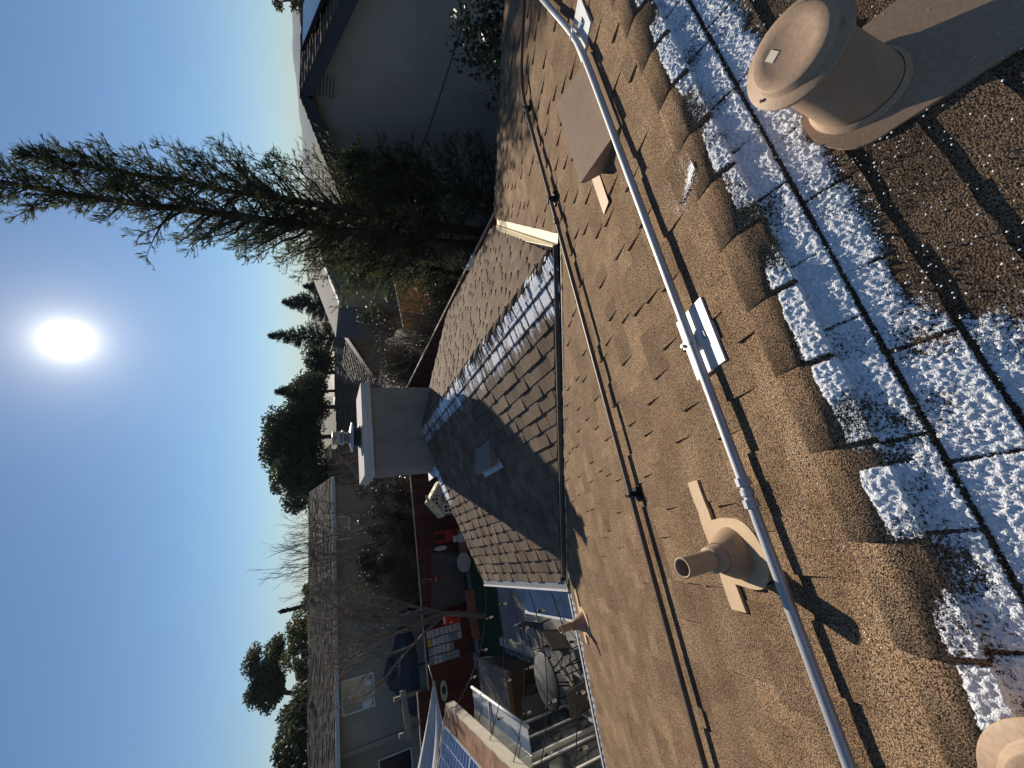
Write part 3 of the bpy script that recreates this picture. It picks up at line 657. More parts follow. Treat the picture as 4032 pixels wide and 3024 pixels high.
# ---- red board fences
REDF = mat('dark_red_fence_stain', (.055, .016, .012), (.085, .026, .019), scale=2.5, rough=.85, rnd=.25, stretch=(1, 1, .15), bump=.25, bscale=25)
LATH = mat('pale_fence_cap', (.50, .44, .36), (.42, .36, .29), scale=3, rough=.8)
def fence(name, p, q, z0, z1, m, label, bw=.14, cap=None, rail=None, capw=.05):
    p, q = Vector((*p, 0)), Vector((*q, 0)); d = q-p; L_ = d.length; n = max(1, round(L_/bw)); ang = math.atan2(d.y, d.x)
    f = E(name, (p.x, p.y, z0), label, 'fence'); k = MB(); k.box((.003, -.009, 0), (L_/n-.003, .009, z1-z0)); me = k.mesh('board'); me.materials.append(m)
    for i in range(n):
        c = p.lerp(q, i/n); link('board', me, f, None, Matrix.Translation((c.x, c.y, z0+random.uniform(-.008, .008))) @ Matrix.Rotation(ang, 4, 'Z') @ Matrix.Translation((0, random.uniform(-.004, .004), 0)))
    k = MB(); nn = Vector((-d.y, d.x, 0)).normalized()
    for h in (.25, .75): k.beam(p+nn*.03+zz*(z0+(z1-z0)*h), q+nn*.03+zz*(z0+(z1-z0)*h), .04, .09)
    k.build('rail', m, f)
    if cap: k = MB(); k.beam(p+zz*(z1+.012), q+zz*(z1+.012), capw, .03); k.build('cap_rail', cap, f)
    return f
fence('board_fence', (-4.26, 16.3), (6.7, 16.3), G, -3.47, REDF, 'dark red board fence behind the lawn and the plate collection', cap=LATH)
fence('board_fence', (-9.5, 16.55), (-4.26, 16.42), G, -3.12, REDF, 'taller dark red fence section behind the grey shade sail', bw=.16, cap=LATH)
fence('board_fence', (6.72, 1.0), (6.72, 16.2), G, -3.62, REDF, 'dark red side fence with pale cap beyond the wing roof', bw=.16, cap=LATH)
# plate collection: four columns, eight rows of small plates
PL = [mat('plate_'+k_, c1, c2, scale=38, rough=.5, ramp=(.48, .52), detail=1, stretch=(1, 1, .7)) for k_, c1, c2 in (('white', (.52, .52, .50), (.20, .22, .26)), ('blue', (.10, .14, .24), (.26, .30, .38)), ('yellow', (.58, .50, .04), (.16, .14, .03)), ('grey', (.26, .28, .28), (.13, .14, .16)), ('green', (.12, .15, .13), (.24, .26, .22)))]
pm_ = [];
for m_ in PL:
    k = MB(); k.box((-.117, -.004, -.07), (.117, 0, .07)); me = k.mesh('licence_plate'); me.materials.append(m_)
    pm_.append(me)
CKEY = {0: [0,0,0,0,0,0,0,0], 1: [2,0,0,0,0,1,3,0], 2: [1,0,0,0,0,4,-1,-1], 3: [1,0,0,1,4,1,1,-1]}
rown = ['top', 'second', 'third', 'fourth', 'fifth', 'sixth', 'seventh', 'bottom']; coln = ['rightmost', 'second from right', 'third from right', 'leftmost']
hue = ['pale', 'blue', 'bright yellow', 'grey', 'greenish']
for c_ in range(4):
    for r_ in range(8):
        k = CKEY[c_][r_]
        if k < 0: continue
        o = link('licence_plate', pm_[k], None, None, Matrix.Translation((-2.66-c_*.27+random.uniform(-.006, .006), 16.272, -3.62-r_*.157-c_*.006)) @ Matrix.Rotation(random.uniform(-.02, .02), 4, 'Y'))
        T(o, f'{hue[k]} licence plate on the red fence, {rown[r_]} row, {coln[c_]} column', 'licence plate', 'licence plates mounted on the fence')
# red box with white labels on the fence
REDP = mat('bright_red_plastic', (.55, .035, .02), (.48, .03, .018), scale=6, rough=.45)
rb = E('red_cabinet', (-2.3, 16.15, -4.45), 'bright red hanging cabinet with white labels right of the licence plates', 'cabinet')
b = MB(); b.box((-2.50, 16.12, -4.78), (-2.14, 16.275, -4.14)); b.build('body', REDP, rb)
b = MB(); b.box((-2.44, 16.114, -4.22), (-2.2, 16.12, -4.16)); b.box((-2.48, 16.114, -4.46), (-2.42, 16.12, -4.40)); b.box((-2.22, 16.114, -4.40), (-2.18, 16.12, -4.34)); b.build('label_sticker', WHITEM, rb)
b = MB(); b.box((-2.34, 16.105, -4.78), (-2.31, 16.12, -4.42)); b.box((-2.45, 16.105, -4.62), (-2.16, 16.12, -4.59)); b.build('strap', BLACK, rb)
# oval plaque, child chair, striped float, dark tarp
b = MB(); pts = [(.06+.085*math.cos(i*R(15)), 16.26, -4.37+.245*math.sin(i*R(15))) for i in range(24)]; b.prism(pts, (0, .02, 0)); ov = T(b.build('oval_plaque', mat('white_plaque', (.55, .55, .53), (.30, .30, .30), scale=16, rough=.5, ramp=(.45, .6))), 'white oval plaque hung upright on the dark fence', 'plaque')
cc = E('child_chair', (.45, 15.95, G), 'red plastic child chair standing against the fence', 'chair')
RDK = mat('red_plastic_chair', (.30, .02, .02), (.24, .016, .016), scale=4, rough=.5)
b = MB(); b.box((.26, 16.0, -4.75), (.34, 16.05, -4.12)); b.box((.58, 16.0, -4.75), (.67, 16.05, -4.12)); b.box((.34, 16.0, -4.75), (.58, 16.05, -4.52)); b.build('backrest', RDK, cc)
b = MB(); b.box((.26, 15.66, -4.80), (.67, 16.0, -4.75)); b.build('seat', RDK, cc)
for x in (.28, .62):
    for y in (15.68, 15.97): b = MB(); b.box((x, y, G), (x+.04, y+.04, -4.80)); b.build('leg', RDK, cc)
fl = E('striped_buoy', (-.93, 16.2, -4.0), 'orange and black striped float hanging on the fence', 'buoy')
ORG = mat('orange_plastic', (.60, .13, .05), rough=.5)
for i in range(5): b = MB(); b.lathe([(.02+.055*math.sin(math.pi*(i+.02)/5), -.045), (.02+.055*math.sin(math.pi*(i+.98)/5), .045)], (-.94+.0*i, 16.2, -3.87-.082*i), k=14); b.build('band', ORG if i % 2 == 0 else BLACK, fl)
b = MB(); b.tube([(-.99, 16.24, -3.84), (-.99, 16.24, -3.55), (-.89, 16.24, -3.55), (-.89, 16.24, -3.84)], .008, 6); b.build('handle', GALV, fl)
TARP = mat('dark_grey_tarp', (.045, .043, .045), (.07, .066, .066), scale=2.5, rough=.8)
def drape(name, P, m, label, cat, n=14, sag=.12, folds=9, amp=.02, parent=None):
    """cloth patch between four corners with folds"""
    A_, B_, C_, D_ = [Vector(p) for p in P]; V = []; nn = (B_-A_).cross(D_-A_).normalized()
    for j in range(n+1):
        for i in range(n+1):
            u, v = i/n, j/n; p = A_.lerp(B_, u).lerp(D_.lerp(C_, u), v)
            V.append(p + nn*(amp*math.sin(u*folds+v*2.1)*(.3+v)) - zz*(sag*4*u*(1-u)*.5 + sag*4*v*(1-v)*.5))
    F = [(j*(n+1)+i, j*(n+1)+i+1, (j+1)*(n+1)+i+1, (j+1)*(n+1)+i) for j in range(n) for i in range(n)]
    b = MB(); b.add(V, F, True); o = b.build(name, m, parent)
    md = o.modifiers.new('thick', 'SOLIDIFY'); md.thickness = .006
    return T(o, label, cat) if label else o
drape('tarp', ((-2.05, 16.2, -3.72), (.02, 16.2, -3.95), (-.25, 16.1, -5.1), (-1.9, 16.1, -5.1)), TARP, 'dark grey cloth hanging along the fence beside the red cabinet', 'tarp', folds=17, amp=.03, sag=.06)
# oval board on the fence and grey shade sail
b = MB(); pts = [(-4.42+.10*math.cos(i*R(15))*1.0+.3*math.sin(i*R(15)), 16.27, -3.98+.095*math.cos(i*R(15))) for i in range(24)]
pts = [(-4.42+.30*math.cos(i*R(15)), 16.27, -3.97+.12*math.sin(i*R(15))) for i in range(24)]
ob = E('oval_board', (-4.42, 16.27, -3.97), 'green and white oval board with dark centre on the red fence', 'board')
b.prism(pts, (0, .02, 0)); b.build('panel', mat('pale_green_paint', (.30, .36, .27), (.42, .44, .38), scale=6, rough=.6), ob)
b = MB(); b.prism([(-4.40+.13*math.cos(i*R(30)), 16.262, -3.97+.07*math.sin(i*R(30))) for i in range(12)], (0, .007, 0)); b.build('dark_patch', BLACK, ob)
SAIL = mat('grey_sail_cloth', (.36, .37, .37), (.46, .47, .47), scale=3, rough=.85, stretch=(.3, 2, 2))
sl_ = drape('shade_sail', ((-3.62, 14.5, -3.24), (-3.63, 14.52, -3.24), (-6.3, 13.4, -3.45), (-6.6, 16.2, -2.78)), SAIL, 'pale grey shade sail tapering to a point in front of the red fence', 'shade sail', n=18, sag=.10, folds=14, amp=.05)
b = MB(); b.tube([(-3.62, 14.5, -3.24), (-3.45, 16.28, -3.50)], .012, 6); T(b.build('sail_rope', mat('pale_rope', (.45, .47, .50), rough=.9)), 'pale rope tying the sail tip to the fence', 'rope')
# playhouse
PHW = mat('pale_grey_playhouse', (.30, .32, .33), (.26, .28, .29), scale=4, rough=.6); PHB = mat('brown_playhouse_trim', (.16, .06, .03), (.20, .08, .04), scale=6, rough=.6); PHR = mat('cream_playhouse_roof', (.52, .40, .24), (.60, .48, .30), scale=8, rough=.6)
DKG = mat('dark_window_glass', (.012, .014, .018), rough=.15, spec=.6)
ph = E('playhouse', (1.65, 14.5, G), 'small plastic cottage playhouse with cream roof edge behind the wing', 'playhouse')
b = MB(); b.prism([(1.12, 14.05, G), (2.18, 14.05, G), (2.18, 14.05, -3.92), (1.62, 14.05, -3.55), (1.12, 14.05, -3.86)], (0, .48, 0)); b.build('wall', PHW, ph)
for s_, (xa, za, xb, zb) in enumerate(((1.62, -3.50, 2.27, -3.95), (1.62, -3.50, 1.04, -3.93))):
    b = MB(); b.prism([(xa, 13.95, za), (xb, 13.95, zb), (xb, 13.95, zb-.09), (xa, 13.95, za-.10)], (0, .62, 0)); b.build('roof', PHR, ph)
def pwin(x0, x1, z0, z1, arch=False):
    w_ = MB(); w_.box((x0, 14.02, z0), (x1, 14.05, z1)); wo = w_.build('window', PHW if False else WHITEM, ph)
    for i in range(2):
        for j in range(2):
            q = MB(); dx, dz = (x1-x0-.07)/2, (z1-z0-.07)/2; q.box((x0+.025+i*(dx+.02), 14.012, z0+.025+j*(dz+.02)), (x0+.025+i*(dx+.02)+dx, 14.02, z0+.025+j*(dz+.02)+dz)); q.build('pane', DKG, wo)
pwin(1.43, 1.72, -3.87, -3.60); pwin(1.14, 1.42, -4.32, -4.0); pwin(1.56, 1.76, -4.42, -4.08)
for x in (1.385, 1.725): b = MB(); b.box((x, 14.03, -3.89), (x+.045, 14.06, -3.58)); b.build('shutter', PHB, ph)
b = MB(); b.prism([(1.49, 14.035, -4.7), (1.49, 14.035, -4.1), (1.56, 14.035, -3.99), (1.76, 14.035, -3.99), (1.83, 14.035, -4.1), (1.83, 14.035, -4.7)], (0, .03, 0)); b.build('door_trim', PHB, ph)
b = MB(); b.prism([(1.36, 13.93, -3.575), (1.80, 13.93, -3.49), (1.80, 13.93, -3.40), (1.36, 13.93, -3.485)], (0, .02, 0)); b.build('sign', mat('pale_green_sign', (.42, .43, .30), (.20, .22, .15), scale=22, rough=.6, ramp=(.5, .6)), ph)
# urn, bucket, grey sign board, boulder
b = MB(); b.lathe([(.0, .50), (.10, .50), (.13, .44), (.10, .40), (.19, .22), (.16, .04), (.10, 0)], (.30, 15.6, G), k=24); T(b.build('garden_urn', mat('pale_stone', (.45, .44, .40), (.38, .37, .34), scale=9, rough=.9)), 'pale stone urn peeking over the edge of the wing roof', 'urn')
b = MB(); b.prism([(-.55+.33*math.cos(i*R(20)), 15.15, -4.86+.25*math.sin(i*R(20))) for i in range(18)], (0, .05, 0)); T(b.build('sign_board', mat('weathered_board', (.24, .26, .28), (.30, .31, .32), scale=5, rough=.8, stretch=(.3, 1, 2))), 'weathered grey rounded board leaning by the lawn edge', 'board')
bu = E('bucket', (-3.62, 15.2, G), 'grey tub with white hose at the corner of the lawn', 'bucket')
b = MB(); b.lathe([(.0, .02), (.19, .02), (.24, .34), (.255, .34), (.255, .32)], (-3.62, 15.2, G), k=24); b.build('tub', mat('grey_blue_plastic', (.10, .12, .14), (.13, .15, .17), scale=5, rough=.5), bu)
# garden hose
HOSE = mat('pale_hose', (.42, .42, .42), rough=.6)
def curve_pts(P, n=6):
    P = [Vector(p) for p in P]; o_ = []
    for i in range(len(P)-1):
        p0, p1, p2, p3 = P[max(i-1, 0)], P[i], P[i+1], P[min(i+2, len(P)-1)]
        for k in range(n):
            t = k/n; o_.append(.5*((2*p1)+(p2-p0)*t+(2*p0-5*p1+4*p2-p3)*t*t+(3*p1-p0-3*p2+p3)*t**3))
    return o_+[P[-1]]
b = MB(); b.tube(curve_pts([(-3.55, 15.2, G+.36), (-3.45, 14.4, G+.06), (-3.35, 13.4, G+.05), (-3.1, 12.4, G+.05), (-3.25, 11.7, G+.05), (-2.9, 11.4, G+.05), (-2.5, 11.9, G+.05), (-2.2, 11.3, G+.05), (-2.15, 10.4, G+.05), (-2.6, 9.9, G+.05)]), .015, 8); T(b.build('garden_hose', HOSE), 'pale garden hose curving across the grey patio pavers', 'hose')
# ---- hot tub with folding cover
SPAW = mat('brown_spa_panel', (.055, .04, .03), (.08, .058, .042), scale=4, rough=.6, stretch=(1, 1, 6)); SPAC = mat('brown_spa_cover', (.13, .10, .075), (.17, .135, .10), scale=5, rough=.6, bump=.1)
spa = E('hot_tub', (-4.1, 12.2, G), 'covered brown hot tub dappled with branch shadows', 'hot tub')
b = MB(); b.box((-5.15, 11.25, G), (-3.18, 13.2, -4.42)); b.build('cabinet', SPAW, spa)
for y0, y1 in ((11.19, 12.21), (12.23, 13.26)):
    b = MB(); b.prism([(-5.22, y0, -4.42), (-3.11, y0, -4.42), (-3.11, y0, -4.34), (-3.3, y0, -4.30), (-5.0, y0, -4.30), (-5.22, y0, -4.34)], (0, y1-y0, 0)); b.build('cover_half', SPAC, spa)
b = MB(); b.box((-4.9, 10.75, G), (-3.5, 11.22, G+.22)); b.box((-4.9, 10.98, G+.22), (-3.5, 11.22, G+.44)); b.build('step', SPAW, spa)
STN = mat('pale_edging_stone', (.38, .35, .30), (.46, .43, .37), scale=6, rough=.9, bump=.3)
for i in range(9):
    b = MB(); b.box((-.10, -.13, 0), (.10, .13, .13), Matrix.Translation((-2.86, 13.1-i*.29, G+.02)) @ Matrix.Rotation(random.uniform(-.15, .15), 4, 'Z')); T(b.build('edging_stone', STN), ['pale edging stone farthest from the house in the row by the hot tub', 'second farthest pale edging stone in the row by the hot tub', 'third farthest pale edging stone in the row by the hot tub', 'fourth farthest pale edging stone in the row by the hot tub', 'middle pale edging stone in the row by the hot tub', 'fourth nearest pale edging stone in the row by the hot tub', 'third nearest pale edging stone in the row by the hot tub', 'second nearest pale edging stone in the row by the hot tub', 'pale edging stone nearest the house in the row by the hot tub'][i], 'stone', 'edging stones beside the hot tub')
# ---- table and chairs
GLS = mat('smoky_table_glass', (.07, .075, .075), (.11, .115, .115), scale=5, rough=.6, spec=.2)
tb = E('patio_table', (-2.98, 9.3, G), 'round glass-topped patio table with dark legs in the courtyard', 'table')
b = MB(); b.lathe([(.0, .02), (.52, .02), (.53, .01), (.52, 0), (.0, 0)], (-2.98, 9.3, -4.48), k=40); b.build('tabletop', GLS, tb)
b = MB(); b.lathe([(.525, .025), (.545, .01), (.525, -.012)], (-2.98, 9.3, -4.48), k=40); b.build('rim', BLACK, tb)
for i in range(4): a = R(45+90*i); b = MB(); b.tube([(-2.98+.12*math.cos(a), 9.3+.12*math.sin(a), -4.5), (-2.98+.22*math.cos(a), 9.3+.22*math.sin(a), -4.85), (-2.98+.38*math.cos(a), 9.3+.38*math.sin(a), G+.02)], .016, 8); b.build('leg', BLACK, tb)
MESHF = mat('grey_sling_mesh', (.09, .09, .085), (.13, .13, .12), scale=30, rough=.8)
def chair(x, y, rz, label, fold=0):
    c = E('patio_chair', (0, 0, 0)); 
    b = MB(); b.box((-.22, -.22, .40), (.22, .22, .415)); b.build('seat', MESHF, c)
    b = MB(); b.add([(-.22, .22, .42), (.22, .22, .42), (.22, .36, .92), (-.22, .36, .92), (-.22, .235, .415), (.22, .235, .415), (.22, .375, .915), (-.22, .375, .915)], [(0,1,2,3),(7,6,5,4),(0,4,5,1),(1,5,6,2),(2,6,7,3),(3,7,4,0)]); b.build('backrest', MESHF, c)
    for s_ in (-1, 1):
        b = MB(); b.tube([(s_*.24, -.24, .0), (s_*.24, -.22, .41), (s_*.24, -.20, .62), (s_*.24, .24, .64)], .012, 8); b.build('front_leg', BLACK, c)
        b = MB(); b.tube([(s_*.24, .30, 0), (s_*.24, .22, .42), (s_*.24, .38, .95)], .012, 8); b.build('rear_leg', BLACK, c)
    c.location = (x, y, G+.02); c.rotation_euler = (0, 0, rz)
    return T(c, label, 'chair', 'sling chairs around the patio table')
chair(-2.35, 8.75, R(-130), 'dark sling patio chair nearest the house corner at the glass table')
chair(-2.25, 9.75, R(-75), 'dark sling patio chair on the open patio side of the glass table')
chair(-3.45, 9.95, R(40), 'pale-backed sling patio chair between the glass table and hot tub')
chair(-3.05, 8.45, R(175), 'sling patio chair half hidden under the eave near the glass table')
plank = MB(); plank.beam((-3.55, 9.25, G+.05), (-2.6, 8.7, -4.62), .16, .02); T(plank.build('leaning_board', mat('pale_wood', (.36, .31, .22), (.44, .38, .28), scale=4, rough=.8, stretch=(1, 1, 5))), 'pale wooden plank leaning between the table and the sliding door', 'board')
# ================================================================ left wing of the house
LWX = -3.06; LWZ = -2.55; LWM = .33; LWY0, LWY1 = 4.0, 10.35
lw = E('left_wing', (-5, 7, G), 'single storey house wing with brown roof and solar panels left of the courtyard', 'house wing')
LW = Plane((LWX, 0, LWZ), (0, -1, 0), (-math.cos(math.atan(LWM)), 0, math.sin(math.atan(LWM))), (math.sin(math.atan(LWM)), 0, math.cos(math.atan(LWM))))
# shingle courses going up from the eave
tm = MB(); rr = random.Random(4)
LWS = 4.2
i = 0; sh_l = MB()
lwroof = MB(); lwroof.add([LW.P(-LWY0, 0, 0), LW.P(-LWY1, 0, 0), LW.P(-LWY1, LWS, 0), LW.P(-LWY0, LWS, 0)], [(0, 1, 2, 3)]); rfo = lwroof.build('roof', DECK, lw)
LWSH = mat('shingle_left_wing', (.17, .095, .06), (.23, .135, .085), scale=3, rough=.93, fine=(120, .35), rnd=.2)
n = 0
for c_ in range(29):
    x = LWY0
    while x < LWY1:
        wd = rr.choice((.16, .2, .24, .3)); x1 = min(x+wd, LWY1)
        if x1-x < .03: break
        s0 = c_*.1435; t = rr.choice((.008, .014))
        V = [LW.P(-x, s0, t), LW.P(-x1+.004, s0, t), LW.P(-x1+.004, s0+.150, .002), LW.P(-x, s0+.150, .002), LW.P(-x, s0, -.004), LW.P(-x1+.004, s0, -.004)]
        F = [(0, 1, 2, 3)[::-1], (0, 4, 5, 1)[::-1], (0, 3, 4), (1, 5, 2)]
        P_ = LW.P(-(x+x1)/2, s0+.07)
        if in_view(P_, 1.02) and n < 200:
            k = MB(); k.add(V, F); k.build('shingle', LWSH, rfo); n += 1
        else: sh_l.add(V, F, at=rr.random())
        x = x1
o = sh_l.build('shingle_field', LWSH, rfo, attr=True); o['kind'] = 'stuff'
b = MB(); b.add([LW.P(-LWY0, LWS, 0), LW.P(-LWY1, LWS, 0), (LWX-8.2, LWY1, LWZ), (LWX-8.2, LWY0, LWZ)], [(0, 1, 2, 3)]); b.build('rear_roof', LWSH, lw)
LWF = mat('cream_fascia', (.52, .48, .38), (.46, .42, .33), scale=6, rough=.6)
b = MB(); b.box((LWX-.02, LWY0, LWZ-.17), (LWX+.02, LWY1, LWZ+.015)); b.build('fascia', LWF, lw)
b = MB(); b.beam(LW.P(-LWY1-.01, 0, -.07), LW.P(-LWY1-.01, LWS, -.07), .03, .15, LW.n); b.build('rake_board', LWF, lw)
b = MB(); b.box((-8.5, 10.0, G), (-3.85, 10.15, LWZ-.02)); b.box((-3.95, 3.6, G), (-3.8, 10.15, LWZ-.1)); b.prism([(-8.5, 10.0, LWZ-.02), (-3.85, 10.0, LWZ-.02), (-7.1, 10.0, LWZ+1.25)], (0, .15, 0)); b.build('wall', OWALL, lw)
b = MB(); b.box((-3.9, LWY0, LWZ-.16), (LWX-.02, LWY1, LWZ-.14)); b.build('soffit', LWF, lw)
WGL = mat('window_glass', (.02, .025, .03), rough=.05, spec=.8, trans=0)
def sdoor(y0, y1, z0, z1, lbl):
    d = MB(); t = .06
    for a, c in (((-3.80, y0, z0), (-3.74, y0+t, z1)), ((-3.80, y1-t, z0), (-3.74, y1, z1)), ((-3.80, y0+t, z0), (-3.74, y1-t, z0+t)), ((-3.80, y0+t, z1-t), (-3.74, y1-t, z1)), ((-3.79, (y0+y1)/2-.03, z0+t), (-3.745, (y0+y1)/2+.03, z1-t))): d.box(a, c)
    do = d.build('sliding_door', WHITEM, lw)
    for a, c in ((y0+t, (y0+y1)/2-.03), ((y0+y1)/2+.03, y1-t)): q = MB(); q.box((-3.778, a, z0+t), (-3.768, c, z1-t)); q.build('pane', WGL, do)
sdoor(8.55, 9.95, G+.02, G+2.05, ''); sdoor(6.9, 8.3, G+.02, G+2.05, ''); sdoor(5.2, 6.6, G+.02, G+2.05, '')
# solar panels on its slope
SOL = mat('solar_cell_blue', (.012, .022, .075), (.018, .032, .10), scale=3, rough=.12, spec=.7); LINE = mat('solar_grid_line', (.45, .47, .50), rough=.4, metal=.3); ALU = mat('aluminium_frame', (.62, .62, .60), rough=.35, metal=.7)
for k_, (y0, y1, lb) in enumerate(((8.35, 9.95, 'dark blue solar panel nearest the gable end of the left wing'), (6.7, 8.32, 'dark blue solar panel second from the gable end of the left wing'))):
    sp = E('solar_panel', LW.P(-y0, .5), lb, 'solar panel', 'solar panels on the left wing'); a0, a1 = .28, 1.60
    b = MB(); b.add([LW.P(-y0, a0, .09), LW.P(-y1, a0, .09), LW.P(-y1, a1, .09), LW.P(-y0, a1, .09)], [(0, 1, 2, 3)[::-1]]); b.build('cells', SOL, sp)
    b = MB()
    for i in range(1, 10): yy = y0+(y1-y0)*i/10; b.beam(LW.P(-yy, a0, .0915), LW.P(-yy, a1, .0915), .009, .002, LW.n)
    for i in range(1, 6): ss_ = a0+(a1-a0)*i/6; b.beam(LW.P(-y0, ss_, .0915), LW.P(-y1, ss_, .0915), .009, .002, LW.n)
    b.build('grid_line', LINE, sp)
    b = MB()
    for p, q in (((y0, a0), (y1, a0)), ((y1, a0), (y1, a1)), ((y1, a1), (y0, a1)), ((y0, a1), (y0, a0))): b.beam(LW.P(-p[0], p[1], .075), LW.P(-q[0], q[1], .075), .022, .045, LW.n)
    b.build('frame', ALU, sp)
# translucent awnings over the doors
POLY = mat('sky_reflection_polycarbonate', (.10, .15, .23), (.14, .20, .29), scale=4, rough=.12, spec=.7, alpha=.78)  # blue sky reflection put into the sheet's base colour
CLEARP = mat('clear_polycarbonate', (.30, .31, .30), (.36, .37, .36), scale=4, rough=.15, spec=.6, alpha=.38)
aw = E('door_awning', (-3.2, 8.2, -2.9), 'translucent awning with white front rail under the solar roof', 'awning')
b = MB(); b.box((-3.05, 6.95, -2.905), (-2.70, 9.52, -2.90), None); b.build('front_panel', POLY, aw)
b = MB(); b.prism([(-3.05, 6.95, -2.898), (-3.75, 6.95, -2.78), (-3.75, 6.95, -2.774), (-3.05, 6.95, -2.892)], (0, 2.57, 0)); b.build('rear_panel', CLEARP, aw)
b = MB(); b.tube([(-2.69, 6.93, -2.9), (-2.69, 9.54, -2.9)], .026, 12); b.build('front_rail', WHITEM, aw)
b = MB(); b.tube([(-2.69, 8.55, -2.89), (-3.1, 8.55, -2.86), (-3.76, 8.55, -2.78)], .016, 8); b.build('arm', LWF, aw)
aw2 = E('door_awning', (-.8, 5.5, -2.85), 'awning with painted-in blue sky reflection and white edge below the wing gutter', 'awning')
b = MB(); b.prism([(-.14, 4.75, -2.72), (-1.08, 4.75, -2.90), (-1.08, 4.75, -2.892), (-.14, 4.75, -2.712)], (0, 1.55, 0)); b.build('panel', POLY, aw2)
b = MB(); b.beam((-1.09, 4.73, -2.898), (-1.09, 6.32, -2.898), .035, .03); b.build('front_rail', WHITEM, aw2)
b = MB(); b.tube([(-1.08, 6.28, -2.91), (-.14, 6.28, -3.15)], .012, 6); b.build('arm', WHITEM, aw2)
# string lights: black cable, sockets and clear bulbs
BULB = mat('clear_bulb_glass', (.75, .62, .48), rough=.05, spec=.8, trans=.75)
sb_ = MB(); sb_.lathe([(.0, 0), (.015, -.002), (.015, -.045), (.012, -.052)], (0, 0, -.03), k=10); sk = sb_.mesh('socket'); sk.materials.append(BLACK)
bb_ = MB(); bb_.lathe([(.010, 0), (.020, -.028), (.021, -.045), (.013, -.07), (.0, -.077)], (0, 0, -.08), k=12); bkm = bb_.mesh('bulb'); bkm.materials.append(BULB)
STR = [((-.68, 6.85, -2.50), (-3.04, 9.9, -2.62), 'farthest'), ((-.68, 6.55, -2.52), (-3.04, 7.95, -2.62), 'second farthest'), ((-.68, 5.95, -2.52), (-3.04, 7.0, -2.62), 'third'), ((-.68, 5.3, -2.52), (-3.04, 6.25, -2.62), 'second nearest'), ((-.68, 4.7, -2.52), (-3.04, 5.45, -2.62), 'nearest')]
for k_, (p, q, w_) in enumerate(STR):
    p, q = Vector(p), Vector(q); s_ = E('string_light', p, f'string of clear bulbs across the courtyard, {w_} strand from the main roof' if w_ != 'third' else 'string of clear bulbs across the courtyard, middle strand of five', 'string lights', 'string lights over the courtyard')
    pts = [p.lerp(q, t/16)-zz*(.22*4*(t/16)*(1-t/16)) for t in range(17)]
    b = MB(); b.tube(pts, .0065, 6); b.build('cable', BLACK, s_)
    for t in range(1, 8, 2) if k_ % 2 else range(2, 8, 2):
        c = p.lerp(q, t/8)-zz*(.22*4*(t/8)*(1-t/8)); M = Matrix.Translation(c) @ Matrix.Rotation(random.uniform(-.2, .2), 4, 'X') @ Matrix.Rotation(random.uniform(-.2, .2), 4, 'Y')
        link('socket', sk, s_, None, M); link('bulb', bkm, s_, None, M)
# ================================================================ neighbouring houses
NST = mat('tan_grey_stucco', (.31, .265, .215), (.25, .215, .175), scale=.9, detail=7, ramp=(.3, .7), rough=.95, bump=.3, bscale=40, bdist=.01)
NRF = mat('grey_brown_far_shingle', (.090, .070, .054), (.125, .099, .078), scale=2, rough=.92, rnd=.28, fine=(30, .25))
GUT = mat('grey_white_gutter', (.42, .43, .44), (.38, .39, .40), scale=2, rough=.5)
WIN = mat('curtained_window_glass', (.16, .165, .15), (.27, .27, .24), scale=1.6, rough=.12, spec=.7, stretch=(3, 1, .6))
TRIM = mat('white_window_trim', (.62, .62, .61), rough=.5)
def roof_tabs(name, O, ux, us, L_, S_, m, parent, ex=.15, wr=(.18, .36), th=(.012, .035), seed=3):
    """joined courses of thick shingles: O eave corner, ux along the eave, us up the slope"""
    O, ux, us = Vector(O), Vector(ux).normalized(), Vector(us).normalized(); n = ux.cross(us).normalized(); n = n if n.z > 0 else -n
    rr = random.Random(seed); b = MB(); b.quad(O-us*.01, O+ux*L_-us*.01, O+ux*L_+us*S_, O+us*S_)
    s = 0
    while s < S_-.02:
        x = -rr.uniform(0, .2)
        while x < L_:
            wd = rr.uniform(*wr); x0, x1 = max(x, 0), min(x+wd-.01, L_)
            if x1 > x0+.02:
                t = rr.uniform(*th); e = min(s+ex*1.03, S_); a, c = O+ux*x0+us*s, O+ux*x1+us*s; a2, c2 = O+ux*x0+us*e, O+ux*x1+us*e
                b.add([a+n*t, c+n*t, c2+n*.003, a2+n*.003, a, c], [(0, 1, 2, 3), (0, 4, 5, 1), (0, 3, 4), (1, 5, 2)], at=rr.random())
            x += wd
        s += ex
    o = b.build(name, m, parent, attr=True); o['kind'] = 'stuff'; return o
def window(root, x0, x1, z0, z1, y, mull=1, glass=None, horiz=0, t=.06):
    b = MB()
    for a, c in (((x0, y-.05, z0), (x0+t, y+.02, z1)), ((x1-t, y-.05, z0), (x1, y+.02, z1)), ((x0+t, y-.05, z0), (x1-t, y+.02, z0+t)), ((x0+t, y-.05, z1-t), (x1-t, y+.02, z1))): b.box(a, c)
    for i in range(mull): xm = x0+(x1-x0)*(i+1)/(mull+1); b.box((xm-.025, y-.045, z0+t), (xm+.025, y+.015, z1-t))
    o = b.build('window', TRIM, root)
    xs = [x0+t]+[x0+(x1-x0)*(i+1)/(mull+1) for i in range(mull)]+[x1-t]
    for i in range(len(xs)-1): q = MB(); q.box((xs[i]+(.025 if i else 0), y-.02, z0+t), (xs[i+1]-(.025 if i < len(xs)-2 else 0), y-.01, z1-t)); q.build('pane', glass or WIN, o)
    return o
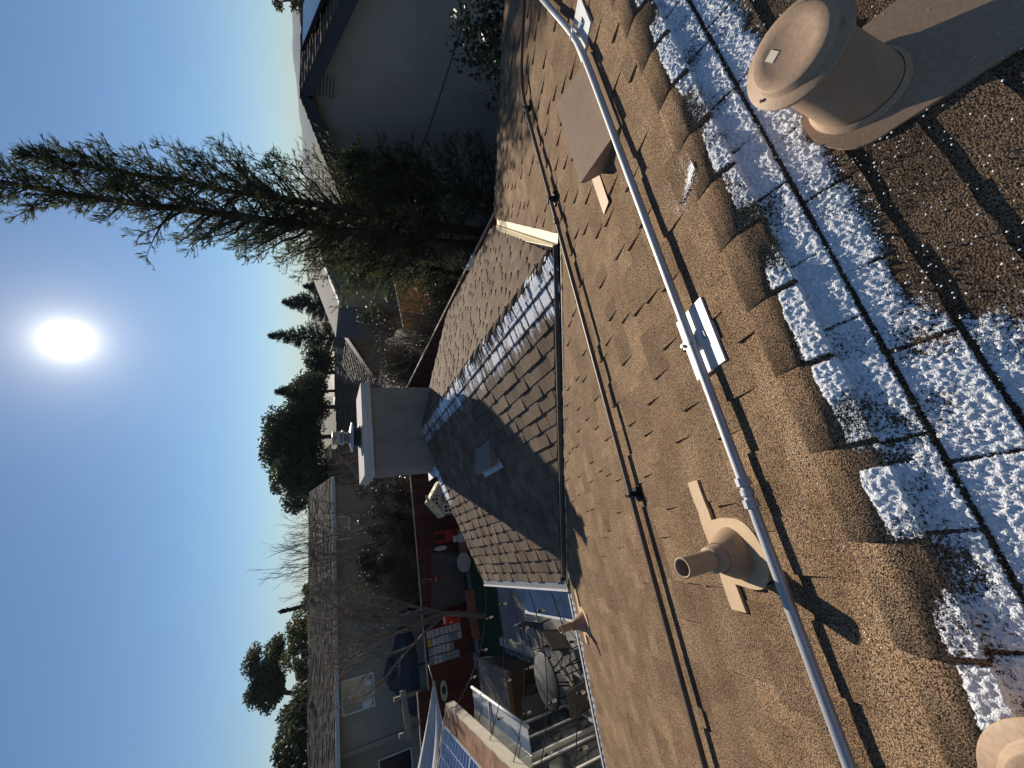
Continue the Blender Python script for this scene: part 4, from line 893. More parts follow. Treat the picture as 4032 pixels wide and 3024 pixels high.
# -- two storey house behind the back fence
na = E('neighbour_house', (-2, 23, G), 'tan stucco two storey house with long shingle roof behind the red fence', 'house')
b = MB(); b.box((-7.15, 22.5, G), (3.9, 30, -.75)); b.build('wall', NST, na)
b = MB(); b.box((-11.5, 24.0, G), (-7.15, 30, -.75)); b.build('side_wall', NST, na)
b = MB(); b.box((-7.21, 22.44, G), (-7.03, 22.56, -.85)); b.build('corner_trim', NST, na)
roof_tabs('roof_shingles', (-12.5, 22.0, -.82), (1, 0, 0), (0, 4.0, 1.08), 16.8, 4.14, NRF, na, ex=.20, wr=(.18, .36), th=(.015, .045))
b = MB(); b.add([(-12.5, 26, .26), (4.3, 26, .26), (4.3, 30, -.82), (-12.5, 30, -.82)], [(0, 1, 2, 3)]); b.build('rear_roof', NRF, na)
b = MB(); b.prism([(3.9, 22.3, -.8), (3.9, 29.7, -.8), (3.9, 26, .2)], (.08, 0, 0)); b.build('gable', NST, na)
b = MB(); b.box((-12.5, 21.86, -.95), (4.3, 22.0, -.80)); b.build('gutter', GUT, na)
b = MB(); b.box((-12.4, 22.0, -.84), (4.2, 22.5, -.82)); b.build('soffit', GUT, na)
window(na, -5.79, -4.50, -2.42, -1.07, 22.5, 1); window(na, 1.28, 2.40, -1.62, -.95, 22.5, 1)
window(na, -2.55, -.90, G+.1, -3.55, 22.5, 1, DKG); window(na, -9.8, -8.2, -4.1, -2.6, 24.0, 1, DKG)
b = MB(); b.box((-5.74, 22.45, -2.3), (-5.45, 22.475, -1.9)); b.box((-4.95, 22.45, -2.3), (-4.75, 22.475, -2.05)); b.build('sill_clutter', TRIM, na)
for x in (-5.6, -1.2, 1.0): b = MB(); b.lathe([(.16, -.2), (.16, .04), (.20, .05), (.0, .10)], (x, 25.2, .08), k=12); b.build('roof_vent', NRF, na)
# market umbrella and wooden gate frame next door
NAVY = mat('navy_canvas', (.028, .030, .040), (.040, .042, .052), scale=3, rough=.85)
um = E('patio_umbrella', (-4.05, 19, G), 'navy canvas two tier umbrella standing before the tan house', 'umbrella')
def octo(z, r, c=(-4.05, 19.0)): return [(c[0]+r*math.cos(R(22.5+45*i)), c[1]+r*math.sin(R(22.5+45*i)), z) for i in range(8)]
b = MB(); P0, P1, P2 = octo(-2.62, .30), octo(-3.12, 1.52), octo(-3.45, 1.55); b.add(P0+P1+P2, [(i, (i+1) % 8, 8+(i+1) % 8, 8+i) for i in range(8)]+[(8+i, 8+(i+1) % 8, 16+(i+1) % 8, 16+i) for i in range(8)]); b.build('canopy', NAVY, um)
b = MB(); P0, P1 = octo(-2.60, .55), octo(-2.70, .57); b.add([(-4.05, 19, -2.36)]+P0+P1, [(0, 1+i, 1+(i+1) % 8) for i in range(8)]+[(1+i, 9+i, 9+(i+1) % 8, 1+(i+1) % 8) for i in range(8)]); b.build('vent_tier', NAVY, um)
for i in range(8): b = MB(); p = octo(-3.10, 1.53)[i]; b.tube([(-4.05, 19, -2.60), p], .014, 6); b.build('rib', NAVY, um)
b = MB(); b.tube([(-4.05, 19, G), (-4.05, 19, -2.4)], .03, 10); b.build('pole', BLACK, um)
gf = E('gate_frame', (-5, 17.5, G), 'weathered pale wooden arbour frame beside the navy umbrella', 'arbour')
OLDW = mat('weathered_grey_wood', (.20, .175, .145), (.26, .23, .19), scale=3, rough=.9, stretch=(4, 4, 1))
for x, z1_ in ((-4.52, -2.50), (-5.58, -2.60)): b = MB(); b.box((x-.06, 17.44, G), (x+.06, 17.56, z1_)); b.build('post', OLDW, gf)
b = MB(); b.beam((-4.30, 17.40, -2.80), (-5.75, 17.40, -2.93), .08, .19); b.build('beam', OLDW, gf)
b = MB(); b.beam((-5.10, 17.52, -2.98), (-5.54, 17.52, -3.40), .06, .09); b.build('brace', OLDW, gf)
# -- house on the right with gable end towards us
rh = E('gable_house', (9.9, 6.8, G), 'grey stucco gable house with dark fascia beyond the side fence', 'house')
HX, HY, HZ, HM = 9.9, 6.52, .27, .36
GREYST = mat('cool_grey_stucco', (.38, .35, .31), (.29, .268, .24), scale=1.1, detail=8, ramp=(.25, .75), spots=(2.2, .57, .16, (1, 1, .18)), rough=.95, bump=.3, bscale=45, bdist=.008)
b = MB(); b.prism([(HX, 1.2, G), (HX, 12.4, G), (HX, 12.4, HZ-5.6*HM-.12), (HX, HY, HZ-.14), (HX, 1.2, HZ-5.6*HM-.12)], (9, 0, 0)); b.build('wall', GREYST, rh)
FAS = mat('navy_grey_fascia', (.035, .042, .058), (.05, .056, .07), scale=2, rough=.6)
for s_ in (-1, 1): b = MB(); b.beam((HX-.38, HY, HZ-.13), (HX-.38, HY+s_*6.0, HZ-.13-6.0*HM), .04, .24); b.build('fascia', FAS, rh)
for s_ in (-1, 1): b = MB(); b.add([(HX-.36, HY, HZ-.16), (HX+.02, HY, HZ-.16), (HX+.02, HY+s_*6, HZ-.16-6*HM), (HX-.36, HY+s_*6, HZ-.16-6*HM)], [(0, 1, 2, 3)]); b.build('soffit', GREYST, rh)
roof_tabs('roof_shingles', (HX-.42, HY-6.0, HZ-6.0*HM), (1, 0, 0), (0, 6.0, 6.0*HM), 9.5, 6.36, NRF, rh, seed=8, th=(.015, .04))
roof_tabs('roof_shingles', (HX-.42, HY+6.0, HZ-6.0*HM), (1, 0, 0), (0, -6.0, 6.0*HM), 9.5, 6.36, NRF, rh, seed=9)
b = MB(); b.box((HX-.035, 6.17, -.44), (HX, 6.67, -.02)); lv = b.build('gable_vent', GREYST, rh)
for i in range(6): q = MB(); q.beam((HX-.05, 6.20, -.40+i*.065), (HX-.05, 6.64, -.38+i*.065), .04, .018); q.build('louvre', FAS, lv)
b = MB(); b.tube([(HX-.02, 4.2, -2.75), (HX-.02, 5.3, -2.70), (HX-.02, 6.6, -2.62), (HX-.02, 8.0, -2.5)], .012, 6); b.build('wall_cable', FAS, rh)
PSOL = mat('glossy_dark_solar', (.03, .035, .045), rough=.06, spec=.9)
for k_, (x0, x1) in enumerate(((10.15, 11.75), (11.8, 13.4))):
    sp = E('solar_panel', (x0, 4.4, -.3), ('reflective solar panel nearest the gable edge of the grey house', 'reflective solar panel farther from the gable edge of the grey house')[k_], 'solar panel', 'solar panels on the grey gable house')
    f = lambda y, h: HZ-(HY-y)*HM+h
    b = MB(); b.add([(x0, 2.0, f(2.0, .15)), (x1, 2.0, f(2.0, .15)), (x1, 6.0, f(6.0, .15)), (x0, 6.0, f(6.0, .15))], [(0, 1, 2, 3)]); b.build('cells', PSOL, sp)
    b = MB(); b.beam((x0, 2.0, f(2.0, .125)), (x0, 6.0, f(6.0, .125)), .04, .07); b.beam((x1, 2.0, f(2.0, .125)), (x1, 6.0, f(6.0, .125)), .04, .07); b.beam((x0, 6.0, f(6, .125)), (x1, 6.0, f(6, .125)), .04, .07); b.build('frame', BLACK, sp)
# -- houses in the middle distance
TANST = mat('warm_tan_stucco', (.33, .255, .175), (.28, .215, .15), scale=.8, rough=.95)
hb = E('far_house', (18, 38, G-1), 'tan house with steep front gable in the middle distance past the fence', 'house')
b = MB(); b.box((6.5, 38.3, G-1.5), (25.5, 50, -5.15)); b.build('wall', TANST, hb)
roof_tabs('roof_shingles', (5.8, 37.6, -5.2), (1, 0, 0), (0, 8.4, 2.95), 20.0, 8.9, NRF, hb, ex=.26, wr=(.3, .6), th=(.03, .10), seed=31)
b = MB(); b.add([(5.8, 46, -2.25), (25.8, 46, -2.25), (25.8, 52, -5.2), (5.8, 52, -5.2)], [(0, 1, 2, 3)]); b.build('rear_roof', NRF, hb)
b = MB(); b.prism([(15.3, 35.5, G-1.5), (24.9, 35.5, G-1.5), (24.9, 35.5, -5.35), (19.9, 35.5, -2.75), (15.3, 35.5, -5.15)], (0, 4, 0)); b.build('gable', TANST, hb)
for (xe, ze_) in ((25.3, -5.62), (14.8, -5.40)):
    b = MB(); b.beam((19.9, 35.2, -2.62), (xe, 35.2, ze_), .9, .22); b.build('gable_roof', FAS, hb)
roof_tabs('roof_shingles', (25.3, 35.0, -5.5), (0, 1, 0), (-5.4, 0, 2.85), 6.5, 6.1, NRF, hb, ex=.26, wr=(.3, .6), th=(.03, .09), seed=32)
roof_tabs('roof_shingles', (14.8, 35.0, -5.3), (0, 1, 0), (5.1, 0, 2.65), 6.5, 5.75, NRF, hb, ex=.26, wr=(.3, .6), th=(.03, .09), seed=33)
b = MB(); b.prism([(6.6, 36.2, -6), (10.6, 36.2, -6), (10.6, 36.2, -4.1), (8.2, 36.2, -2.95), (6.6, 36.2, -3.9)], (0, 3, 0)); b.build('side_gable', mat('orange_tan_stucco', (.34, .22, .12), (.30, .19, .10), scale=1, rough=.9), hb)
for p, q in (((8.2, 36.0, -2.86), (10.9, 36.0, -4.15)), ((8.2, 36.0, -2.86), (6.2, 36.0, -4.05))): b = MB(); b.beam(p, q, .5, .12); b.build('side_gable_roof', FAS, hb)
hu = E('sided_house', (8, 54, G), 'blue grey sided upper storey seen behind the metal flue', 'house')
LAP = mat('blue_grey_siding', (.20, .22, .25), (.24, .26, .29), scale=2, rough=.8)
for i in range(8): b = MB(); b.box((5.0, 53.9-i*.01, -4.2+i*.28), (14.0, 56, -3.93+i*.28)); b.build('siding_board', LAP, hu)
roof_tabs('roof_shingles', (4.6, 53.4, -2.0), (1, 0, 0), (0, 2.6, .75), 10.0, 2.7, NRF, hu, ex=.26, wr=(.3, .6), th=(.03, .08), seed=34)
window(hu, 9.6, 10.8, -3.6, -2.6, 53.8, 1, DKG); window(hu, 6.2, 7.2, -3.4, -2.5, 53.8, 1, DKG)
PALE = mat('sky_glare_pale_roof', (.30, .27, .22), (.24, .21, .175), scale=1.5, rough=.75, stretch=(1, .3, 1))  # sky glare at a grazing angle put into the pale roof colour
hc = E('pale_roof_house', (28, 60, G), 'distant house with pale roof below the tall conifer', 'house')
b = MB(); b.box((24.0, 60.5, G-2), (33.5, 68, -2.9)); b.build('wall', LAP, hc)
b = MB(); b.prism([(23.4, 60.0, -2.85), (33.5, 60.0, -3.0), (31.0, 64, -1.95), (25.2, 64, -1.7)], (0, 0, .12)); b.build('roof', PALE, hc)
b = MB(); b.prism([(34.0, 60.0, -4.2), (39.5, 60.0, -4.6), (39.6, 62, -2.9), (34.5, 62, -2.95)], (0, 0, .12)); b.build('lower_roof', PALE, hc)
b = MB(); b.box((34.0, 60.5, G-2), (39.0, 66, -4.3)); b.build('lower_wall', LAP, hc)
b = MB(); b.box((26.6, 60.35, -3.75), (27.6, 60.5, -3.25)); b.build('window', DKG, hc)
hdn = E('shed_roof_house', (20, 28, G), 'grey house with pale sloping roof edge behind the big tree', 'house')
b = MB(); b.prism([(18.9, 28, G), (26, 28, G), (26, 28, .4), (18.9, 28, -1.75)], (0, 6, 0)); b.build('wall', mat('slate_stucco', (.14, .145, .15), (.12, .125, .13), scale=1, rough=.9), hdn)
b = MB(); b.prism([(18.4, 27.5, -1.70), (26, 27.5, .62), (26, 27.5, .45), (18.4, 27.5, -1.87)], (0, .5, 0)); b.build('roof', PALE, hdn)
b = MB(); b.box((18.3, 27.0, G), (19.35, 28.0, -1.95)); b.build('wall_block', TANST, hdn)
b = MB(); b.box((18.2, 26.9, -1.95), (19.45, 28.1, -1.83)); b.build('block_cap', OLDW, hdn)
window(hdn, 20.2, 21.4, -3.2, -2.2, 28, 0, DKG)
b = MB(); b.box((55, 28, G), (66, 40, .8)); b.build('far_block', FAS); o = bpy.data.objects['far_block']; T(o, 'dark flat-topped building above the grey gable roof', 'building'); o.name = 'distant_building'
# orange wood fence
ORW = mat('new_cedar_board', (.36, .17, .065), (.46, .23, .09), scale=2, rough=.8, rnd=.25, stretch=(3, 3, .2))
fence('cedar_fence', (9.3, 15.55), (15.6, 17.6), G, -3.55, ORW, 'bright orange cedar board fence glowing behind the shrubs', bw=.15, cap=LATH)
# small white tag box on the side fence
b = MB(); b.box((6.60, 7.45, -3.72), (6.70, 7.95, -3.56)); T(b.build('junction_box', WHITEM), 'small white box fixed to the top of the side fence', 'box')
# ================================================================ plants
def leaf_mesh(name, Cn, D, Ln, Wd, m, parent, up=None):
    """diamond leaves: centres, directions, lengths, widths"""
    n = len(Cn); D = D/np.maximum(np.linalg.norm(D, axis=1, keepdims=True), 1e-6)
    rnd_ = rng.normal(size=(n, 3)); S_ = np.cross(D, rnd_); S_ /= np.maximum(np.linalg.norm(S_, axis=1, keepdims=True), 1e-6)
    Ln = np.broadcast_to(Ln, n)[:, None]; Wd = np.broadcast_to(Wd, n)[:, None]
    V = np.stack([Cn-D*Ln/2, Cn+S_*Wd/2, Cn+D*Ln/2, Cn-S_*Wd/2], 1).reshape(-1, 3)
    return np_mesh(name, V, np.arange(4*n).reshape(n, 4), m, parent, attr=rng.random(n))
def seg_mesh(name, segs, m, parent, k=5):
    """tapered tubes from a list (p, q, r0, r1)"""
    A = np.array([s[0] for s in segs]); B = np.array([s[1] for s in segs]); r0 = np.array([s[2] for s in segs])[:, None]; r1 = np.array([s[3] for s in segs])[:, None]
    d = B-A; L_ = np.maximum(np.linalg.norm(d, axis=1, keepdims=True), 1e-6); d = d/L_; B = B+d*np.minimum(r1, L_*.05)
    t = np.where(np.abs(d[:, 2:3]) < .9, np.array([[0, 0, 1.]]), np.array([[1., 0, 0]])); u = np.cross(d, t); u /= np.linalg.norm(u, axis=1, keepdims=True); v = np.cross(d, u)
    V = []
    for C_, r_ in ((A, r0), (B, r1)):
        for j in range(k): a = 2*math.pi*j/k; V.append(C_+(u*math.cos(a)+v*math.sin(a))*r_)
    V = np.stack(V, 1); n = len(segs); base = (np.arange(n)*2*k)[:, None]
    F = np.concatenate([base+np.array([[j, (j+1) % k, k+(j+1) % k, k+j]]) for j in range(k)], 0)
    return np_mesh(name, V.reshape(-1, 3), F, m, parent, smooth=True)
BARK = mat('brown_bark', (.055, .038, .028), (.095, .07, .052), scale=14, rough=.95, stretch=(1, 1, .2), bump=.5, bscale=40, bdist=.02)
BARKG = mat('grey_twig_bark', (.12, .095, .075), (.17, .14, .11), scale=10, rough=.95, stretch=(1, 1, .3))
BARKP = mat('pale_twig_bark', (.17, .15, .12), (.24, .21, .17), scale=10, rough=.9)
NEED = leafmat('dark_needle', (.050, .062, .030), (.085, .100, .045), sub=.55)
NEED2 = leafmat('olive_needle', (.045, .060, .018), (.075, .090, .028))
DKLF = leafmat('dark_leaf', (.016, .024, .012), (.030, .042, .018), rough=.4)
SHLF = leafmat('olive_shrub_leaf', (.040, .042, .022), (.070, .068, .036), rough=.4)
FARN = leafmat('far_conifer', (.030, .046, .030), (.050, .070, .042))
OAKL = leafmat('far_oak', (.040, .050, .026), (.066, .078, .038))
YELG = leafmat('yellow_green_crown', (.075, .085, .022), (.12, .125, .035))
def unit(v): v = np.asarray(v, float); return v/np.linalg.norm(v)
# ---- big feathery conifer with two leaders
def conifer_big(root, base, top, rb, h0, Lmax, nbr, m, seed, name='crown', droop=.0, dens=1.0, shape=.85):
    r2 = np.random.default_rng(seed); base, top = np.array(base), np.array(top); ax = top-base; H = np.linalg.norm(ax); segs = []
    wob = [base+ax*t+np.array([r2.normal(0, .03), r2.normal(0, .03), 0])*(t > 0) for t in np.linspace(0, 1, 18)]
    for i in range(17): segs.append((wob[i], wob[i+1], rb*(1-i/17.5)**.9+.008, rb*(1-(i+1)/17.5)**.9+.008))
    C_, D_, L_, W_ = [], [], [], []
    for b_ in range(nbr):
        t = h0+(1-h0)*(b_+r2.random())/nbr; p = base+ax*t; az = r2.uniform(0, 2*math.pi); Lb = Lmax*(1-t)**shape*r2.uniform(.55, 1.15)+.18
        el = .15+.75*t+r2.normal(0, .12)-droop; d = np.array([math.cos(az)*math.cos(el), math.sin(az)*math.cos(el), math.sin(el)])
        ns = max(3, int(Lb/.22)); q = p.copy(); rr_ = rb*.30*(1-t)+.007
        for s_ in range(ns):
            d = unit(d+r2.normal(0, .10, 3)+np.array([0, 0, .06])); q2 = q+d*Lb/ns; segs.append((q, q2, rr_*(1-s_/ns)+.003, rr_*(1-(s_+1)/ns)+.003)); 
            fr_ = (s_+1)/ns
            if fr_ > .18:
                for w_ in range(int((2+4*fr_)*dens)):
                    sd = unit(np.cross(d, r2.normal(size=3))); tw = unit(d*.8+sd*.9+np.array([0, 0, .12])); tl = r2.uniform(.16, .36)*(.6+.6*(1-t)); o_ = q+(q2-q)*r2.random()
                    segs.append((o_, o_+tw*tl, .004, .002)) if r2.random() < .5 else None
                    nl = 11
                    u_ = r2.uniform(.1, 1.05, nl); side = r2.normal(0, 1, (nl, 3)); dirs = tw*1.0+side*.42+np.array([0, 0, .15])
                    C_.append(o_+tw*tl*u_[:, None]+dirs*.03); D_.append(dirs); L_.append(r2.uniform(.08, .17, nl)); W_.append(r2.uniform(.009, .019, nl))
            q = q2
    seg_mesh('trunk', segs, BARK, root, 6)
    leaf_mesh(name, np.concatenate(C_), np.concatenate(D_), np.concatenate(L_), np.concatenate(W_), m, root)
bt = E('conifer_tree', (8.0, 8.6, G), 'tall feathery dark conifer with two leaders beyond the side fence', 'tree')
conifer_big(bt, (8.05, 8.62, G), (7.85, 8.85, 6.7), .17, .18, 2.6, 185, NEED, 1, dens=1.15)
conifer_big(bt, (8.45, 8.45, G), (8.45, 8.55, 4.9), .14, .16, 2.6, 165, NEED, 2, dens=1.15)
lt = E('conifer_tree', (9.0, 10.6, G), 'lower olive conifer lit from behind in front of the cedar fence', 'tree')
conifer_big(lt, (8.6, 10.5, G), (8.7, 10.7, -.5), .09, .06, 1.75, 85, NEED2, 3, dens=1.15, shape=.6)
lt2 = E('conifer_tree', (8.0, 7.1, G), 'dense dark conifer shrub against the grey gable wall', 'tree')
conifer_big(lt2, (8.1, 7.0, G), (8.3, 6.9, -.9), .09, .08, 1.5, 90, NEED, 4, dens=1.2, shape=.55)
# ---- generic crowns
def clump_tree(name, base, blobs, n, size, m, label, cat='tree', trunk=None, group=None, bark=None, asp=.55, up=.0):
    """blobs: (centre, radii, weight); leaves fill shells of the blobs"""
    root = E(name, base, label, cat, group)
    Wt = np.array([b_[2] for b_ in blobs]); Wt = Wt/Wt.sum(); C_ = []; D_ = []
    for (c, r_, w_), f in zip(blobs, Wt):
        k = max(1, int(n*f)); d = rng.normal(size=(k, 3)); d /= np.linalg.norm(d, axis=1, keepdims=True); rad = rng.uniform(.45, 1.08, (k, 1))
        C_.append(np.array(c)+d*rad*np.array(r_)); D_.append(rng.normal(size=(k, 3))+d*.6+np.array([0, 0, up]))
    C_ = np.concatenate(C_); D_ = np.concatenate(D_); s_ = size*rng.uniform(.6, 1.4, len(C_))
    leaf_mesh('crown', C_, D_, s_, s_*asp, m, root)
    if trunk: seg_mesh('trunk', trunk, bark or BARK, root, 6)
    return root
def blobs_in(c, r, n, br, flat=1.0, seed=0):
    r2 = np.random.default_rng(seed); o_ = []
    for i in range(n):
        d = r2.normal(size=3); d /= np.linalg.norm(d); q = np.array(c)+d*np.array(r)*r2.uniform(.35, .95); b_ = br*r2.uniform(.6, 1.3); o_.append((q, (b_, b_, b_*flat), b_**2))
    return o_
def at_(az, dist, z): return np.array([dist*math.sin(R(az)), dist*math.cos(R(az)), z])
def far_tree(az, dist, ztop, r, label, m, n=5000, size=.34, zb=None, name='evergreen_tree', tall=None, seed=1, group='trees beyond the houses'):
    zb = G if zb is None else zb; hgt = tall or (ztop-zb)*.55; c = at_(az, dist, ztop-hgt/2)
    base = at_(az, dist, G); tr = [(base, c, .35, .15)]+[(c, c+np.array([rng.uniform(-1, 1)*r*.6, rng.uniform(-1, 1)*r*.6, rng.uniform(0, .4)*hgt]), .12, .03) for i in range(9)]
    return clump_tree(name, tuple(base), blobs_in(c, (r, r, hgt/2), 26, r*.36, .75, seed), n, size, m, label, trunk=tr, group=group)
far_tree(12.3, 48, 3.9, 4.2, 'dark round oak crown left of the metal flue', OAKL, 14000, .33, seed=11)
far_tree(16.2, 50, 4.3, 4.3, 'dark oak crown directly above the chimney flue', OAKL, 14000, .33, seed=12)
far_tree(20.0, 52, 3.0, 4.0, 'dark oak crown right of the chimney flue', OAKL, 12000, .33, seed=13)
far_tree(24.5, 60, 1.4, 3.4, 'low hazy tree over the pale roofed house', OAKL, 4000, .38, seed=14)
far_tree(10.2, 42, .9, 2.2, 'small dark tree at the end of the long shingle roof', OAKL, 3000, .32, seed=15)
def far_conifer(az, dist, ztop, zbot, hw, label, seed=1, n=6500, size=.55, lean=0):
    base = at_(az, dist, G); root = E('pine_tree', tuple(base), label, 'tree', 'conifers beyond the houses'); r2 = np.random.default_rng(seed); H = ztop-zbot
    C_ = []; D_ = []; segs = [(base, at_(az, dist, ztop), .28, .02)]; k = 44
    for i in range(k):
        t = (i+.5)/k; z = zbot+H*t; L_ = hw*(1-t)**.9*r2.uniform(.65, 1.1)+.12
        for a in range(6):
            az_ = r2.uniform(0, 6.28); d = np.array([math.cos(az_), math.sin(az_), r2.uniform(.0, .35)]); p = at_(az, dist, z); segs.append((p, p+d*L_, .05, .012)); m_ = max(2, int(n/(k*6)*(1.5-t)))
            u_ = r2.uniform(.2, 1.05, m_)**.8; C_.append(p+d*L_*u_[:, None]+r2.normal(0, .10, (m_, 3))); D_.append(r2.normal(0, .7, (m_, 3))+d+np.array([0, 0, .4]))
    leaf_mesh('crown', np.concatenate(C_), np.concatenate(D_), size*r2.uniform(.5, 1.2, sum(map(len, C_))), .085, FARN, root); seg_mesh('trunk', segs, BARK, root, 4)
far_conifer(28.9, 62, 5.3, -3.2, 3.2, 'tall dark conifer standing over the pale roofed house', 21)
far_conifer(33.1, 60, 3.5, -2.8, 3.0, 'pointed conifer second tallest right of the pale roofed house', 22)
far_conifer(35.2, 64, 1.2, -3.5, 2.4, 'small conifer top above the sloping grey roof', 23, 4000)
far_conifer(22.1, 55, 4.0, -1.0, 2.3, 'narrow conifer top rising from the oak crowns', 24, 4500)
# umbrella pine and bushes far left
c = at_(-8.5, 70, 5.2); p0 = at_(-11.4, 70, 1.0)
clump_tree('umbrella_pine', tuple(at_(-11.4, 70, G)), blobs_in(c, (4.0, 4.0, 2.5), 34, 1.25, .7, 41)+blobs_in(at_(-10.2, 70, 4.9), (1.6, 1.6, 1.3), 8, .9, .7, 42), 14000, .34, OAKL, 'dark umbrella-shaped pine crown high above the long roof', trunk=[(at_(-11.4, 70, G), p0, .42, .36), (p0, at_(-10.8, 70, 3.4), .36, .25), (at_(-10.8, 70, 3.4), at_(-9.4, 70, 5.6), .25, .1), (at_(-10.9, 70, 3.0), at_(-8.0, 70, 5.0), .16, .05)])
for k_, (az, d_, zt, r_, lb) in enumerate(((-6.6, 52, 2.7, 2.5, 'yellow green bushy tree under the umbrella pine'), (-4.4, 55, 2.2, 2.2, 'yellow green bushy tree beside the thin cypress'), (-9.2, 50, 1.8, 2.3, 'low yellow green bush left of the umbrella pine trunk'), (-1.9, 54, 1.3, 1.6, 'small yellow green bush right of the thin cypress'))):
    far_tree(az, d_, zt, r_, lb, YELG, 4200, .30, name='bushy_tree', tall=4.2, seed=50+k_, group='yellow green trees above the long roof')
far_tree(-13.4, 46, 2.7, 2.2, 'dark green tree crown left of the yellow green bushes', OAKL, 5000, .30, seed=61, tall=4)
far_tree(-16.6, 44, 2.7, 2.4, 'dark green tree crown at the far left frame edge', OAKL, 5000, .30, seed=62, tall=4)
b_ = at_(-3.2, 50, G); clump_tree('cypress_tree', tuple(b_), [(at_(-3.2, 50, z), (.16+.03*(2.8-z)*.6, .16+.03*(2.8-z)*.6, .4), 1) for z in np.linspace(-.5, 2.7, 9)], 900, .26, FARN, 'thin dark cypress spire above the long roof', up=2, trunk=[(b_, at_(-3.2, 50, 2.5), .1, .02)])
far_tree(63.4, 42, 2.9, 1.7, 'dark tree top at the right frame edge above the solar roof', OAKL, 3000, .26, seed=71, tall=4)
# ---- leafy shrubs near the fences
def shrub(c, r, n, size, m, label, nm='shrub', seed=1, twigs=120, bark=None, grp='shrubs along the fences', spread=1.0):
    r2 = np.random.default_rng(seed); base = np.array((c[0], c[1], G)); segs = []
    for i in range(twigs):
        d = r2.normal(size=3); d /= np.linalg.norm(d); d[2] = abs(d[2]); tip = np.array(c)+d*np.array(r)*r2.uniform(.7, 1.12)
        mid = base*.45+tip*.55+r2.normal(0, .12, 3); st_ = base+np.array([r2.normal(0, .12), r2.normal(0, .12), .0])
        segs += [(st_, mid, .016, .008), (mid, tip, .008, .003)]
        for k_ in range(4):
            o_ = mid+(tip-mid)*r2.random(); segs.append((o_, o_+unit(d+r2.normal(0, .7, 3))*r2.uniform(.15, .45), .005, .002))
    root = clump_tree(nm, tuple(base), blobs_in(c, r, 22, min(r)*.38, 1, seed), n, size, m, label, 'shrub', trunk=segs, group=grp, bark=bark or BARKG)
    return root
shrub((.4, 17.6, -2.65), (1.75, .9, 1.6), 11000, .075, SHLF, 'large twiggy olive shrub between the chimney and the licence plates', seed=81, twigs=170)
shrub((2.2, 17.9, -2.9), (1.4, .8, 1.4), 7500, .075, SHLF, 'twiggy shrub just left of the chimney over the back fence', seed=82)
shrub((7.9, 16.6, -3.7), (1.2, 1.1, 1.2), 5000, .085, SHLF, 'glossy leaved shrub just right of the chimney', seed=83)
shrub((6.0, 2.6, -2.6), (.85, .8, 1.05), 4500, .075, DKLF, 'dark leafy shrub at the roof edge on the far right', seed=84, twigs=60)
shrub((-8.3, 18.6, -3.0), (.9, .7, .9), 2600, .07, SHLF, 'olive hedge shrub behind the taller red fence', seed=85)
shrub((12.2, 19.6, -3.2), (1.6, .9, 1.3), 3500, .08, DKLF, 'dark shrub behind the orange cedar fence', seed=86)
shrub((7.6, 10.9, -3.8), (.7, 1.1, .8), 2600, .06, SHLF, 'low brushy shrub behind the side fence below the olive conifer', seed=87, twigs=150)
shrub((7.7, 13.2, -3.9), (.7, 1.3, 1.0), 2200, .055, SHLF, 'brushy half bare shrub along the side fence before the far gable', seed=88, twigs=220)
shrub((8.6, 17.6, -3.4), (1.3, 1.0, 1.4), 4500, .08, SHLF, 'taller glossy shrub behind the one right of the chimney', seed=89, twigs=160)
shrub((-1.0, 17.5, -2.9), (1.0, .7, 1.3), 3000, .07, SHLF, 'thin twiggy shrub left of the large olive shrub', seed=90, twigs=170)
# ---- bare winter trees
def bare_tree(base, H, lean, label, seed, r0=.09, depth=6, spread=.55, n0=4, bark=None, up=.25, name='bare_tree', trunk_h=.28):
    r2 = np.random.default_rng(seed); segs = []
    def grow(p, d, L_, r_, k):
        ns = 3; q = p
        for s_ in range(ns):
            d = unit(d+r2.normal(0, .11, 3)+np.array([0, 0, up*.25])); q2 = q+d*L_/ns; segs.append((q, q2, r_*(1-.35*s_/ns), r_*(1-.35*(s_+1)/ns))); q = q2
            if k > 0 and s_ > 0 and r2.random() < .55: grow(q, unit(d+r2.normal(0, spread*1.1, 3)), L_*r2.uniform(.35, .6), r_*.4, k-1-(r2.random() < .3))
        if k > 0:
            for _ in range(2 if r2.random() < .75 else 3): grow(q, unit(d+r2.normal(0, spread, 3)+np.array([0, 0, up])), L_*r2.uniform(.62, .86), r_*.62, k-1)
    base = np.array(base, float); top = base+np.array([lean[0], lean[1], H*trunk_h])
    segs.append((base, (base+top)/2+r2.normal(0, .03, 3), r0, r0*.85)); segs.append((segs[-1][1], top, r0*.85, r0*.75))
    for i in range(n0):
        a = 2*math.pi*i/n0+r2.uniform(-.4, .4); grow(top, unit(np.array([math.cos(a)*spread, math.sin(a)*spread, 1.0])), H*.27, r0*.62, depth-1)
    segs = [s for s in segs if s[2] > .0009]
    segs = [(a, b_, max(r_, .0028), max(q_, .0024)) for a, b_, r_, q_ in segs]
    root = E(name, tuple(base), label, 'tree', 'bare winter trees'); seg_mesh('trunk', segs, bark or BARKG, root, 4)
    return len(segs)
bare_tree((-2.30, 14.5, G), 4.7, (.35, .25), 'bare multi-stemmed tree in the lawn before the licence plates', 91, .10, 6, .42, 5, BARKG)
bare_tree((.9, 18.3, G), 5.9, (.1, 0), 'tall bare tree rising above the long roof right of the plates', 92, .09, 6, .36, 4)
bare_tree((-.6, 18.9, G), 5.0, (-.1, .1), 'bare tree with thin upright twigs behind the lawn', 93, .07, 6, .34, 4)
bare_tree((3.3, 19.2, G), 4.0, (.2, 0), 'bare tree crossing the wall just left of the chimney', 94, .08, 6, .42, 4)
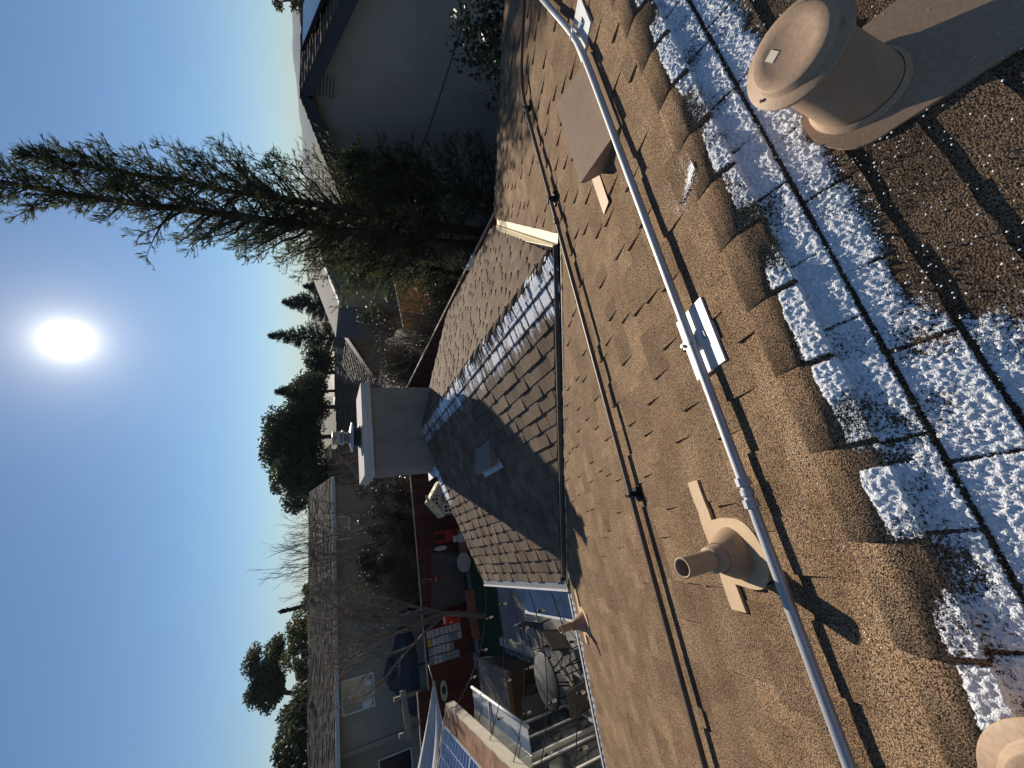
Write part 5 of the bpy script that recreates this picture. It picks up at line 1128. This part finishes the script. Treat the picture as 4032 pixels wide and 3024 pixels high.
bare_tree((7.55, 14.1, G), 3.3, (.05, 0), 'bare slender tree right of the chimney beyond the side fence', 95, .06, 6, .40, 4)
bare_tree((8.2, 12.8, G), 2.4, (.0, 0), 'low bare brush tree in front of the orange cedar fence', 96, .045, 6, .55, 5)
bare_tree((6.0, 26, G), 4.0, (.3, 0), 'bare tree seen against the far houses above the chimney', 97, .08, 6, .45, 4)
bare_tree((9.3, 22, G), 3.0, (.0, 0), 'bare tree over the far tan roof right of the chimney', 98, .06, 6, .45, 4)
# ================================================================ hills and haze
HILL = mat('wooded_hill', (.035, .045, .028), (.06, .065, .042), scale=.02, rough=1)
xs = np.linspace(-70, 110, 361); r2 = np.random.default_rng(5)
rid = 10+3*np.sin(xs*.09+1.0)+np.clip((xs-34)/19, 0, 1)**1.5*52+np.clip(xs-53, 0, 12)*2.3+4*np.sin(xs*.53+2)*(xs > 34)+2*np.sin(xs*1.31); rid += r2.normal(0, 1.3, len(xs))
V = []; F = []
for k_, (d_, f_) in enumerate(((2700, 0), (3150, .7), (3550, 1.25), (3900, 1.56), (4300, .5))):
    for i, a in enumerate(xs): V.append((*at_(a, d_, 0)[:2], G-1+f_*(rid[i]+5)*(1+(0 if f_ in (0, 1.56) else .08*math.sin(a*1.7+k_)))))
nx = len(xs)
for k_ in range(4):
    for i in range(nx-1): F.append((k_*nx+i, k_*nx+i+1, (k_+1)*nx+i+1, (k_+1)*nx+i))
T(np_mesh('hills', V, F, HILL, None, smooth=True), kind='structure')

# thin winter haze in the valley air
b = MB(); b.box((-4500, -4500, -7.0), (4500, 4500, 170)); hz = b.mesh('haze'); ho = link('haze', hz); T(ho, kind='stuff', label='thin pale haze filling the air over the whole valley', cat='haze')
hm = bpy.data.materials.new('haze_air'); hm.use_nodes = True; HN = hm.node_tree.nodes; HN.clear(); ov_ = HN.new('ShaderNodeOutputMaterial'); pv = HN.new('ShaderNodeVolumePrincipled')
pv.inputs['Color'].default_value = (.72, .84, 1.0, 1); pv.inputs['Density'].default_value = .00013; pv.inputs['Anisotropy'].default_value = .0
hm.node_tree.links.new(pv.outputs[0], ov_.inputs['Volume']); hz.materials.append(hm)
